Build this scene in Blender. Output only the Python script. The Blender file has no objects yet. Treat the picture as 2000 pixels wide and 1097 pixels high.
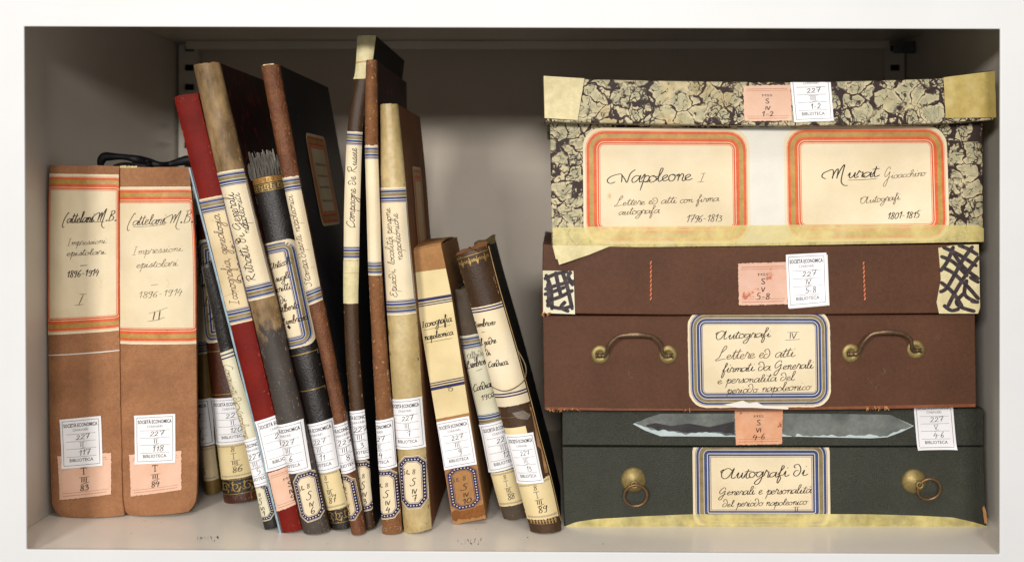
import bpy, bmesh, math, random
from mathutils import Vector, noise as mnoise
random.seed(7)
SC = bpy.context.scene
C = SC.collection
# ---------------------------------------------------------------- camera, light, exposure
S = 0.00045            # metres per photograph pixel on the front plane of the cabinet
D = 0.90               # camera to front plane
PU, PV = 1080.0, 375.0 # where the line of sight straight ahead meets the photograph
FV = 1081.0            # height of the shelf board
ZC = (FV - PV) * S
cam = bpy.data.cameras.new('camera'); cam_o = bpy.data.objects.new('camera', cam); C.objects.link(cam_o)
cam_o.location = (0, -D, ZC); cam_o.rotation_euler = (math.pi/2, 0, 0)
cam.sensor_width = 36; cam.lens = 36 * D / (2000 * S)
cam.shift_x = (1000 - PU) / 2000; cam.shift_y = -(548.5 - PV) / 2000
cam.clip_start = 0.05; cam.clip_end = 50
cam.dof.use_dof = True; cam.dof.focus_distance = D + 0.055; cam.dof.aperture_fstop = 5.6
SC.camera = cam_o
w = bpy.data.worlds.new('World'); SC.world = w; w.use_nodes = True
bg = w.node_tree.nodes['Background']; bg.inputs[0].default_value = (1.0, 0.975, 0.95, 1); bg.inputs[1].default_value = 0.36
def area(name, loc, target, sx, sy, power, col):
    l = bpy.data.lights.new(name, 'AREA'); l.shape = 'RECTANGLE'; l.size = sx; l.size_y = sy; l.energy = power; l.color = col
    o = bpy.data.objects.new(name, l); C.objects.link(o); o.location = loc
    o.rotation_euler = (Vector(target) - Vector(loc)).to_track_quat('-Z', 'Y').to_euler()
area('key_lamp', (-0.90, -2.7, 0.93), (0, 0.1, 0.22), 0.45, 0.32, 58, (1.0, 0.97, 0.93))
area('second_lamp', (0.22, -2.9, 0.86), (0.1, 0.1, 0.22), 0.5, 0.3, 42, (1.0, 0.97, 0.93))
area('ceiling_lamp', (0.0, -0.75, 1.75), (0, 0.0, 0.35), 0.9, 0.3, 9, (1.0, 0.96, 0.93))
SC.view_settings.view_transform = 'Standard'; SC.view_settings.look = 'None'
SC.view_settings.exposure = 0.0; SC.view_settings.gamma = 1.0

# ---------------------------------------------------------------- materials
def lin(c):
    if isinstance(c, str): c = tuple(int(c[i:i+2], 16) for i in (0, 2, 4))
    return tuple((x/255/12.92 if x/255 <= .04045 else ((x/255+.055)/1.055)**2.4) for x in c) + (1,)
MATS = {}
class NT:
    def __init__(s, name, rough=.7, spec=.3, metal=0):
        m = bpy.data.materials.new(name); m.use_nodes = True; s.m = m; s.t = m.node_tree; s.n = s.t.nodes
        s.b = s.n['Principled BSDF']; s.b.inputs['Roughness'].default_value = rough
        s.b.inputs['Specular IOR Level'].default_value = spec; s.b.inputs['Metallic'].default_value = metal
        MATS[name] = m
    def N(s, t, **k):
        n = s.n.new(t)
        for a, v in k.items(): setattr(n, a, v)
        return n
    def L(s, a, b): s.t.links.new(a, b)
    def coord(s, kind='Object', scale=(1, 1, 1)):
        tc = s.N('ShaderNodeTexCoord'); mp = s.N('ShaderNodeMapping'); mp.inputs['Scale'].default_value = scale
        s.L(tc.outputs[kind], mp.inputs[0]); return mp.outputs[0]
    def noise(s, co, scale, detail=5, rough=.6, dist=0):
        n = s.N('ShaderNodeTexNoise'); n.inputs['Scale'].default_value = scale; n.inputs['Detail'].default_value = detail
        n.inputs['Roughness'].default_value = rough; n.inputs['Distortion'].default_value = dist
        s.L(co, n.inputs['Vector']); return n.outputs['Fac']
    def ramp(s, f, stops):
        r = s.N('ShaderNodeValToRGB'); e = r.color_ramp.elements
        while len(e) < len(stops): e.new(.5)
        for i, (p, c) in enumerate(stops):
            e[i].position = p; e[i].color = lin(c) if not isinstance(c, float) else (c, c, c, 1)
        s.L(f, r.inputs[0]); return r.outputs[0]
    def mix(s, f, a, b, mode='MIX'):
        m = s.N('ShaderNodeMix', data_type='RGBA', blend_type=mode)
        if isinstance(f, (int, float)): m.inputs[0].default_value = f
        else: s.L(f, m.inputs[0])
        for v, i in ((a, 6), (b, 7)):
            if isinstance(v, (str, tuple)): m.inputs[i].default_value = lin(v)
            else: s.L(v, m.inputs[i])
        return m.outputs[2]
    def math(s, op, a, b=0.0):
        m = s.N('ShaderNodeMath', operation=op)
        for v, i in ((a, 0), (b, 1)):
            if isinstance(v, (int, float)): m.inputs[i].default_value = v
            else: s.L(v, m.inputs[i])
        return m.outputs[0]
    def col(s, c): s.L(c, s.b.inputs['Base Color'])
    def bump(s, f, strength=.3, dist=.0004):
        b = s.N('ShaderNodeBump'); b.inputs['Strength'].default_value = strength; b.inputs['Distance'].default_value = dist
        s.L(f, b.inputs['Height']); s.L(b.outputs[0], s.b.inputs['Normal'])

def simple(name, c1, c2, sc=25, rough=.75, spec=.25, metal=0, grain=.25, gsc=900, bmp=.3, bsc=None, speck=None, stretch=None, lo=.35, hi=.65, bdist=.0005, tone=.14, mid=.10):
    t = NT(name, rough, spec, metal)
    co = t.coord('Object')
    f = t.noise(co if not stretch else t.coord('UV', stretch), sc)
    c = t.ramp(f, [(lo, c1), (hi, c2)])
    g = t.noise(co, gsc, 3)
    gr = t.ramp(g, [(.3, 1.0 - grain), (.7, 1.0)])
    c = t.mix(1.0, c, gr, 'MULTIPLY')
    if tone:
        c = t.mix(1.0, c, t.ramp(t.noise(co, 11, 3), [(.35, 1.0-tone), (.65, 1.0)]), 'MULTIPLY')
        if not name.startswith(('paper', 'ink', 'print', 'blue_p')): c = t.mix(1.0, c, t.ramp(t.noise(co, min(gsc, 1200)/3.5, 4, .65), [(.36, 1.0-mid*1.6), (.64, 1.0)]), 'MULTIPLY')
    if speck:
        sf = t.ramp(t.noise(t.coord('UV', speck[3]) if len(speck) > 3 else co, speck[1], 6, .7), [(speck[2], 0.0), (speck[2]+.06, 1.0)])
        c = t.mix(sf, c, speck[0])
    t.col(c); t.bump(t.noise(co, bsc or gsc, 4), bmp, bdist)
    return t

simple('white_paint', 'c6c6c6', 'cacaca', 6, .5, .3, grain=.02, gsc=900, bmp=.1, tone=0, mid=0)
simple('inner_paint', 'dad1c3', 'dfd7cb', 5, .24, .4, grain=.04, gsc=700, bmp=.06, speck=('a39b92', 60, .78), tone=.03, mid=0)
simple('back_paint', 'd0c3b2', 'd6cabb', 4, .6, .3, grain=.03, gsc=700, bmp=.05, tone=.03, mid=0)
simple('dark_slot', '0b0a0a', '14120f')
simple('cloth_brown', 'b7835d', '9b6c4c', 26, .85, .12, grain=.22, gsc=800, bmp=.9, bsc=700, speck=('b48b6a', 380, .69), lo=.25, hi=.7, bdist=.0009, tone=.14, mid=.09)
simple('red_cloth', '841c0f', '6a130c', 25, .6, .15, grain=.25, gsc=1500, bmp=.6, speck=('a54a38', 200, .66), lo=.3, hi=.7)
simple('red_light_edge', 'a04a3c', '8d2d26', 60)
simple('tape_tan', 'b08a52', 'c9a86c', 60, .6, .3, grain=.15)
simple('vellum', 'b19458', 'd2be90', 35, .42, .4, grain=.16, gsc=260, bmp=.5, speck=('8f7440', 70, .63), stretch=(1, .4, 1), lo=.3, hi=.7)
simple('cardboard', 'b08254', 'a37446', 15, .8, .15, grain=.1, gsc=800, bmp=.2)
simple('cardboard_dark', '7f4f28', '96602f', 30, .8, .15, grain=.2)
simple('brown_leather', '875330', '683a1e', 50, .5, .4, grain=.35, gsc=420, bmp=1.0, bsc=550, speck=('a8764e', 450, .62), bdist=.0014)
simple('tan_cloth', '95653f', '7c5032', 70, .75, .2, grain=.35, gsc=800, bmp=.8, speck=('bd946a', 320, .60), lo=.3, hi=.7)
simple('dark_leather', '3c2817', '553b24', 30, .5, .3, grain=.35, gsc=500, bmp=.8, speck=('7a5a3e', 90, .62, (1, .12, 1)), stretch=(1, .15, 1))
simple('black_leather', '1c1816', '2b2522', 40, .42, .45, grain=.3, gsc=500, bmp=.8, speck=('6d6259', 160, .65, (1, .25, 1)), bdist=.0008)
simple('black_cloth', '14110f', '1b1715', 40, .65, .3, grain=.4, gsc=900, bmp=.7)
simple('black_marbled', '191717', '252327', 30, .5, .3, grain=.3, gsc=700, bmp=.4, speck=('6b6863', 180, .63, (1, .4, 1)))
simple('maroon_marbled', '3a191d', '250f13', 40, .5, .35, grain=.3, gsc=500, bmp=.4, speck=('8a4658', 140, .58, (1, .5, 1)))
simple('red_marbled', '2e0f0b', '210b08', 40, .5, .35, grain=.3, gsc=500, bmp=.4, speck=('7c2416', 110, .56, (1, .5, 1)))
simple('brown_board', '885a3a', '764c30', 15, .7, .2, grain=.15, gsc=700)
simple('dark_red_leather', '3d1c10', '5a2e18', 30, .4, .45, grain=.3, gsc=500, bmp=.6, speck=('a06a38', 60, .62, (2.2, .3, 1)), stretch=(1, .3, 1))
simple('olive_leather', '6e5526', '8a6a30', 40, .5, .4, grain=.2, gsc=500)
simple('taupe_cloth', '5b4d40', '4a3f35', 40, .75, .2, grain=.2, gsc=800)
simple('brown_box_cloth', '623e2b', '523423', 9, .58, .18, grain=.18, gsc=900, bmp=.5, bsc=800, speck=('7d5a44', 60, .68, (1, .25, 1)), lo=.3, hi=.7, tone=.16, mid=.10)
simple('brown_box_edge', '8a4f30', '774128', 70, .6, .3, grain=.2)
simple('green_box_cloth', '3f4136', '34362c', 22, .5, .3, grain=.4, gsc=700, bmp=.9, bsc=900, speck=('6f6d5a', 620, .67), bdist=.0009)
simple('page_edges', 'c9b88f', 'a08e68', 20, .85, .1, grain=.5, gsc=300, stretch=(400, 4, 1))
simple('blue_plate', '9fb4bd', '7f949e', 90, .35, .5, grain=.1)
simple('plate_dark', '4c5459', '5d666b', 90, .35, .5)
simple('paper_cream', 'd9c6a2', 'e4d6b8', 14, .75, .2, grain=.06, gsc=900, bmp=.35, bsc=130, bdist=.0008, speck=('bd9d68', 38, .66), lo=.3, hi=.7)
simple('paper_aged', 'c9b084', 'dac8a4', 22, .75, .2, grain=.08, gsc=900, bmp=.35, bsc=130, bdist=.0008, speck=('a5854f', 50, .64), lo=.3, hi=.7)
simple('paper_yellowish', 'd6c08c', 'e3d0a2', 22, .7, .2, grain=.06, gsc=900, bmp=.35, bsc=130, bdist=.0008, speck=('bb9a5a', 45, .66), lo=.3, hi=.7)
simple('paper_greenish', 'd0c8a8', 'dad3ba', 22, .75, .2, grain=.05, gsc=900, bmp=.3, bsc=140, bdist=.0008)
simple('paper_offwhite', 'd8d3cb', 'e1dcd4', 10, .7, .25, grain=.03, gsc=900, bmp=.12)
simple('paper_panel', 'd6d1c4', 'dfdacf', 12, .7, .25, grain=.05, gsc=600, bmp=.4, bsc=90, bdist=.001, speck=('b9a882', 50, .67), lo=.3, hi=.7)
simple('paper_white', 'e9e7e8', 'edebec', 10, .6, .25, grain=.01, gsc=900, bmp=.08)
simple('paper_pink', 'dcb196', 'e3bda6', 30, .75, .2, grain=.06, gsc=900, bmp=.3, bsc=140, bdist=.0008, speck=('c08a6c', 60, .68))
simple('paper_pink_stained', 'd89770', 'dfae8c', 60, .75, .2, grain=.08, gsc=900, bmp=.2, speck=('8d4a26', 90, .62))
simple('paper_pink_spots', 'd9ab92', 'ddb6a2', 50, .75, .2, grain=.08, gsc=900, bmp=.2, speck=('b0654c', 70, .60))
simple('tape_yellow', 'c9b97a', 'd5c78c', 30, .5, .35, grain=.06, gsc=500, bmp=.3)
simple('tape_gold', 'b59d55', 'c4ae68', 25, .45, .4, grain=.08, gsc=500, bmp=.3, speck=('8f7030', 30, .66))
simple('tape_pale', 'd2c492', 'dccfa2', 30, .55, .3, grain=.08, gsc=500, bmp=.6)
simple('orange_print', 'd4562c', 'dd6a3c', 80, .6, .3, grain=.08, gsc=900)
simple('gold_print', 'a8813a', 'bd9a52', 80, .5, .4, grain=.12, gsc=700, speck=('7d6030', 70, .68))
simple('olive_print', '7d6c48', '93825c', 80, .5, .4, grain=.12, gsc=700)
simple('blue_print', '2d3f6e', '3a4c7c', 80, .55, .3, grain=.1, gsc=900)
simple('blue_dark', '1d1b4c', '232058', 80, .55, .3, grain=.1, gsc=900)
simple('ink', '1a110c', '5c4433', 70, .5, .3, grain=.2, lo=.45, hi=.75)
simple('ink_brown', '41291a', '7d5c38', 80, .5, .3, grain=.2, lo=.4, hi=.75)
simple('ink_pale', '8d7443', '75602f', 300, .5, .3, grain=.1)
simple('ink_grey', '55514e', '6a6663', 300, .5, .3, grain=.1)
simple('print_black', '2b2a2c', '333235', 300, .6, .3)
simple('print_grey', '6a696c', '747377', 300, .6, .3)
simple('red_print', '9c4a34', 'a6573f', 300, .6, .3)
simple('marker_ink', '2c2024', '55464a', 220, .6, .3, grain=.4, gsc=600, lo=.4, hi=.7)
simple('brass', '8f7c4c', 'a8935c', 60, .5, .5, .6, grain=.25, gsc=400, bmp=.4, speck=('5d4b28', 120, .64))
simple('bronze', '6d5640', '8a7056', 80, .42, .5, .7, grain=.25, gsc=400, bmp=.3)
simple('copper', '7a5a3c', '91704c', 80, .42, .5, .7, grain=.25, gsc=400)
simple('gold_leaf', 'a08044', 'c2a05c', 200, .45, .4, .5, grain=.35, gsc=600)
simple('grey_fray', '8a857b', '9b958a', 90, .85, .1, grain=.3, gsc=900)
simple('grey_fray_dark', '615c54', '726c63', 90, .85, .1, grain=.3, gsc=900)
simple('grey_patch', '565a57', '7b7f79', 28, .5, .35, grain=.2, gsc=500, bmp=.3, speck=('92968f', 70, .64), lo=.38, hi=.62)
simple('dark_patch', '2a2528', '3d383a', 60, .4, .4, grain=.15, gsc=500)
simple('blue_pale_paper', 'bac9cb', 'c9d6d6', 60, .6, .3)
simple('ribbon_black', '0c0a0d', '131015', 60, .6, .3)
simple('string_grey', '7a7058', '8c8268', 200, .9, .1, grain=.3)
simple('red_thread', '9e3316', 'c9643a', 900, .7, .2, grain=.3)
simple('pink_thread', 'c98b6a', 'd79d7c', 900, .7, .2, grain=.3)
simple('torn_core', 'c58a52', 'd9a870', 160, .85, .1, grain=.3)
simple('worn_tan', '9a6f4a', 'b58a60', 90, .8, .15, grain=.2)
simple('worn_pale', 'a8937a', 'bda98c', 90, .8, .15, grain=.2)
simple('worn_grey', '6f665c', '857b70', 90, .7, .2, grain=.2)
simple('dust', '4a3a30', '5c4a3c')

def scuffed():
    t = NT('olive_spine', .6, .35)
    co = t.coord('Object'); uv = t.coord('UV', (1, .35, 1))
    base = t.ramp(t.noise(uv, 60), [(.38, '5a452a'), (.5, '7d6442'), (.64, '9a7f58')])
    dark = t.ramp(t.noise(uv, 45, 6), [(.3, '2d2826'), (.7, '494039')])
    sep = t.N('ShaderNodeSeparateXYZ'); t.L(t.coord('UV'), sep.inputs[0])
    y = t.math('ADD', sep.outputs[1], t.math('MULTIPLY', t.noise(t.coord('UV', (1, .5, 1)), 70), .10))
    f = t.ramp(t.math('MULTIPLY', y, 2.0), [(.57, 0.0), (.595, 1.0)])      # dark finish still on the lower half
    c = t.mix(f, base, dark)
    sc = t.ramp(t.noise(t.coord('UV', (1, .2, 1)), 150, 6, .7), [(.60, 0.0), (.70, .8)])
    c = t.mix(sc, c, '8a8480')
    s2 = t.ramp(t.noise(co, 700, 3), [(.66, 0.0), (.72, 1.0)])
    c = t.mix(s2, c, 'a89070')
    t.col(c); t.bump(t.noise(co, 700, 4), .5)
scuffed()
def marble():
    t = NT('marbled_paper', .6, .22)
    co = t.coord('Object')
    wn = t.N('ShaderNodeTexNoise'); wn.inputs['Scale'].default_value = 55; wn.inputs['Detail'].default_value = 3; t.L(co, wn.inputs['Vector'])
    vm = t.N('ShaderNodeVectorMath', operation='SCALE'); t.L(wn.outputs['Color'], vm.inputs[0]); vm.inputs['Scale'].default_value = .020
    va = t.N('ShaderNodeVectorMath', operation='ADD'); t.L(co, va.inputs[0]); t.L(vm.outputs[0], va.inputs[1])
    def vor(scale, rnd=1.0):
        v = t.N('ShaderNodeTexVoronoi', feature='DISTANCE_TO_EDGE'); v.inputs['Scale'].default_value = scale; v.inputs['Randomness'].default_value = rnd
        t.L(va.outputs[0], v.inputs['Vector']); return v.outputs['Distance']
    def f1(scale):
        v = t.N('ShaderNodeTexVoronoi', feature='SMOOTH_F1'); v.inputs['Scale'].default_value = scale; v.inputs['Smoothness'].default_value = .25
        t.L(va.outputs[0], v.inputs['Vector']); return v.outputs['Distance']
    e1 = vor(58); e2 = vor(150); fa = f1(58)
    wd = t.ramp(t.noise(co, 48, 6, .75), [(.44, 0.0), (.68, 1.0)])
    m1 = t.math('SUBTRACT', e1, t.math('ADD', t.math('MULTIPLY', wd, .085), t.math('MULTIPLY', t.noise(co, 240, 3), .03)))
    v1 = t.ramp(t.math('ADD', m1, .5), [(.50, 1.0), (.522, 0.0)])
    tri = t.math('MULTIPLY', t.ramp(fa, [(.66, 0.0), (.70, 1.0)]), t.ramp(t.noise(co, 60, 4), [(.42, 0.0), (.5, 1.0)]))
    cut = t.ramp(t.noise(co, 34, 3), [(.49, 0.0), (.55, 1.0)])
    m2 = t.math('SUBTRACT', e2, t.math('ADD', t.math('MULTIPLY', wd, .05), .028))
    v2 = t.math('MULTIPLY', t.ramp(t.math('ADD', m2, .5), [(.50, 1.0), (.54, 0.0)]), cut)
    gate = t.ramp(t.noise(co, 36, 4), [(.36, 0.0), (.44, 1.0)])
    fl = t.math('ABSOLUTE', t.math('SUBTRACT', t.noise(co, 52, 2, .5, 2.2), .5))
    fil = t.math('MULTIPLY', t.ramp(t.math('SUBTRACT', fl, t.math('MULTIPLY', wd, .020)), [(.004, 1.0), (.010, 0.0)]), .95)
    v1 = t.math('MULTIPLY', v1, gate)
    vein = t.math('MAXIMUM', t.math('MAXIMUM', v1, fil), t.math('MAXIMUM', v2, tri))
    halo = t.ramp(t.math('MULTIPLY', e1, 1.0), [(.05, 1.0), (.18, 0.0)])
    blob = t.ramp(t.noise(co, 75, 5, .6, 1.5), [(.35, '8e8a70'), (.5, '9f987a'), (.65, 'b0a785')])
    c = t.mix(halo, blob, 'bfb18d')
    c = t.mix(t.ramp(t.noise(co, 22, 4), [(.56, 0.0), (.76, .55)]), c, 'a0803e')
    c = t.mix(vein, c, '2e211f')
    t.col(c); t.bump(t.noise(co, 300, 4), .2)
marble()
def clear_tape():
    t = NT('translucent_tape', .4, .4)
    co = t.coord('Object')
    t.col(t.ramp(t.noise(co, 25), [(.3, 'd4c274'), (.7, 'e2d392')]))
    a = t.ramp(t.noise(co, 60, 5), [(.35, .42), (.65, .74)])
    t.L(a, t.b.inputs['Alpha']); t.bump(t.noise(co, 120, 4), .5, .0008)
clear_tape()

# ---------------------------------------------------------------- mesh collecting
class Acc:
    def __init__(s): s.v = []; s.f = []; s.mi = []; s.uv = []; s.mats = []
    def m(s, name):
        if name not in s.mats: s.mats.append(name)
        return s.mats.index(name)
    def poly(s, pts, mat, uvs=None):
        b = len(s.v); s.v += pts; s.f.append(list(range(b, b+len(pts)))); s.mi.append(s.m(mat))
        s.uv.append(uvs or [(0, 0)]*len(pts))
    def grid(s, P, nx, ny, mat, UV=None, flip=False):
        b = len(s.v); uvs = []
        for j in range(ny+1):
            for i in range(nx+1):
                s.v.append(P(i/nx, j/ny)); uvs.append(UV(i/nx, j/ny) if UV else (0, 0))
        k = s.m(mat)
        for j in range(ny):
            for i in range(nx):
                q = [j*(nx+1)+i, (j+1)*(nx+1)+i, (j+1)*(nx+1)+i+1, j*(nx+1)+i+1]
                if flip: q.reverse()
                s.f.append([b+x for x in q]); s.mi.append(k); s.uv.append([uvs[x] for x in q])
    def tube(s, pts, r, mat, n=8, close=False):
        pts = [Vector(p) for p in pts]; N = len(pts); b = len(s.v); k = s.m(mat); up = None
        for i, p in enumerate(pts):
            t = (pts[(i+1) % N] - pts[i-1]) if close else (pts[min(i+1, N-1)] - pts[max(i-1, 0)])
            t.normalize()
            if up is None: up = Vector((0, 0, 1)) if abs(t.z) < .9 else Vector((1, 0, 0))
            sx = t.cross(up).normalized(); up = sx.cross(t).normalized()
            rr = r(i/(N-1)) if callable(r) else r
            for j in range(n):
                a = 2*math.pi*j/n; s.v.append(p + (sx*math.cos(a) + up*math.sin(a))*rr)
        for i in range(N if close else N-1):
            for j in range(n):
                i2 = (i+1) % N; j2 = (j+1) % n
                s.f.append([b+i*n+j, b+i*n+j2, b+i2*n+j2, b+i2*n+j]); s.mi.append(k); s.uv.append([(0, 0)]*4)
        if not close:
            for i in (0, N-1):
                q = [b+i*n+j for j in range(n)]
                s.f.append(q if i else q[::-1]); s.mi.append(k); s.uv.append([(0, 0)]*n)
    def lathe(s, prof, c, axis, mat, n=32):
        c = Vector(c); ax = Vector(axis).normalized(); u = ax.orthogonal().normalized(); v = ax.cross(u)
        s.grid(lambda i, j: c + ax*lerp_list(prof, j)[1] + (u*math.cos(2*math.pi*i)+v*math.sin(2*math.pi*i))*lerp_list(prof, j)[0], n, len(prof)-1, mat)
    def build(s, name, root, smooth=False, merge=False, origin=None):
        if not s.f: return None
        off = Vector(root['_w']) if root is not None else Vector((0, 0, 0))
        me = bpy.data.meshes.new(name); me.from_pydata([tuple(Vector(p)-off) for p in s.v], [], s.f)
        for mn in s.mats: me.materials.append(MATS[mn])
        me.polygons.foreach_set('material_index', s.mi)
        ul = me.uv_layers.new(name='UVMap'); fl = [c for f in s.uv for q in f for c in q]; ul.data.foreach_set('uv', fl)
        if merge:
            bm = bmesh.new(); bm.from_mesh(me); bmesh.ops.remove_doubles(bm, verts=bm.verts, dist=1e-5)
            bmesh.ops.recalc_face_normals(bm, faces=bm.faces); bm.to_mesh(me); bm.free()
        if smooth: me.polygons.foreach_set('use_smooth', [True]*len(me.polygons))
        o = bpy.data.objects.new(name, me); C.objects.link(o)
        return o
def lerp_list(l, t):
    x = t*(len(l)-1); i = min(int(x+1e-9), len(l)-2); f = x-i
    return tuple(a+(b-a)*f for a, b in zip(l[i], l[i+1]))
def part(acc, name, parent, root, smooth=False, merge=False, label=None):
    o = acc.build(name, root, smooth, merge)
    if o is None: return None
    o.parent = parent
    if label: o['label'] = label
    return o
def thing(name, loc, label, cat, group=None):
    o = bpy.data.objects.new(name, None); C.objects.link(o); o.location = loc; o.empty_display_size = .02
    o['label'] = label; o['category'] = cat; o['_w'] = tuple(loc)
    if group: o['group'] = group
    return o

def kd(vb): return (vb - PV) / (FV - PV)          # scale of things whose foot shows at photo height vb
def dep(k): return D*(1/k - 1)
def W3(u, v, d):                                   # point of the place that stands d behind the front plane
    k = D/(D+d); return Vector(((u-PU)*S/k, d, ZC-(v-PV)*S/k))

# ---------------------------------------------------------------- surfaces that labels lie on
class Spine:
    """front of a leaning book: rows of (left u, left v, right u, right v) seen at depth d, bulging by R"""
    def __init__(s, rows, vb, R=.006, d=None, flat=False):
        s.k = kd(vb); s.d = dep(s.k) if d is None else d
        if d is not None: s.k = D/(D+d)
        s.R = R; s.flat = flat
        n = 64; s.T = []
        xs = [((r[1]+r[3])/2) for r in rows]
        for i in range(n+1):
            v = xs[0]+(xs[-1]-xs[0])*i/n
            j = 0
            while j < len(xs)-2 and v > xs[j+1]: j += 1
            t = (v-xs[j])/(xs[j+1]-xs[j])
            p0 = rows[max(j-1, 0)]; p1 = rows[j]; p2 = rows[j+1]; p3 = rows[min(j+2, len(rows)-1)]
            h = xs[j+1]-xs[j]
            m1 = [(c-a)/max(1, (xs[j+1]-xs[max(j-1, 0)]))*h for a, c in zip(p0, p2)]
            m2 = [(c-a)/max(1, (xs[min(j+2, len(xs)-1)]-xs[j]))*h for a, c in zip(p1, p3)]
            t2 = t*t; t3 = t2*t
            s.T.append([(2*t3-3*t2+1)*a+(t3-2*t2+t)*ma+(-2*t3+3*t2)*b+(t3-t2)*mb for a, b, ma, mb in zip(p1, p2, m1, m2)])
        s.B = [0]
        for i in range(n):
            a, b = s.T[i], s.T[i+1]
            s.B.append(s.B[-1]+math.hypot((a[0]+a[2]-b[0]-b[2])/2, (a[1]+a[3]-b[1]-b[3])/2))
        s.H = s.B[-1]; s.W = sum(math.hypot(r[2]-r[0], r[3]-r[1]) for r in s.T)/(n+1)
        s.clip = (0.3, s.W-.3, 1, s.H-1); s.seed = random.random()*50
    def row(s, b):
        b = max(0, min(s.H, b)); x = b/s.H*64; i = min(int(x), 63)
        while i > 0 and s.B[i] > b: i -= 1
        while i < 63 and s.B[i+1] < b: i += 1
        f = (b-s.B[i])/(s.B[i+1]-s.B[i])
        return [p+(q-p)*f for p, q in zip(s.T[i], s.T[i+1])]
    def tab(s, u, v):
        b = (v-s.T[0][1])*1.02
        for _ in range(4):
            r = s.row(b); ex, ey = r[2]-r[0], r[3]-r[1]; L2 = ex*ex+ey*ey
            t = ((u-r[0])*ex+(v-r[1])*ey)/L2
            qx, qy = u-r[0]-ex*t, v-r[1]-ey*t; L = math.sqrt(L2)
            db = (qx*-ey + qy*ex)/L
            over = (b < 0 or b > s.H)
            b += db
            if over: break
        return t*s.W, b
    def yoff(s, a, b):
        q = min(1, abs(2*a/s.W-1))
        y = s.R*q**2.6 if not s.flat else 0
        return y + .0005*mnoise.noise(Vector((a*.05, b*.02, s.seed)))
    def pos(s, a, b, h=0, y=None):
        r = s.row(b); t = a/s.W
        u = r[0]+(r[2]-r[0])*t; v = r[1]+(r[3]-r[1])*t
        p = W3(u, v, s.d); p.y = (s.d + s.yoff(a, b) - h) if y is None else s.d+y
        q = 2*t-1
        if not s.flat and y is None: p.x += h*q*.6
        return p
class Front:
    """flat front of a box; top and bottom edges are lists of photo points at depth d"""
    def __init__(s, top, bot, d, wob=.0006):
        s.top = top; s.bot = bot; s.d = d; s.wob = wob; s.seed = random.random()*50
        s.clip = (-1e4, 1e4, -1e4, 1e4)
    def edge(s, pl, t):
        u = pl[0][0]+(pl[-1][0]-pl[0][0])*t
        for a, b in zip(pl, pl[1:]):
            if u <= b[0]+1e-6: break
        return u, a[1]+(b[1]-a[1])*(u-a[0])/(b[0]-a[0])
    def tab(s, u, v): return u, v
    def yoff(s, a, b): return s.wob*mnoise.noise(Vector((a*.006, b*.01, s.seed)))
    def pos(s, a, b, h=0):
        p = W3(a, b, s.d); p.y = s.d+s.yoff(a, b)-h; return p
class Side:
    """right cover of a book: a runs back into the shelf, b down"""
    def __init__(s, sp, depth, proud=.0): s.sp = sp; s.D = depth; s.clip = (0, depth/S, 0, sp.H)
    def tab(s, u, v): return u, v
    def pos(s, a, b, h=0):
        p = s.sp.pos(s.sp.W, b, 0, y=s.sp.R*.8+a*S); p.x += h+.0002; return p

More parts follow.
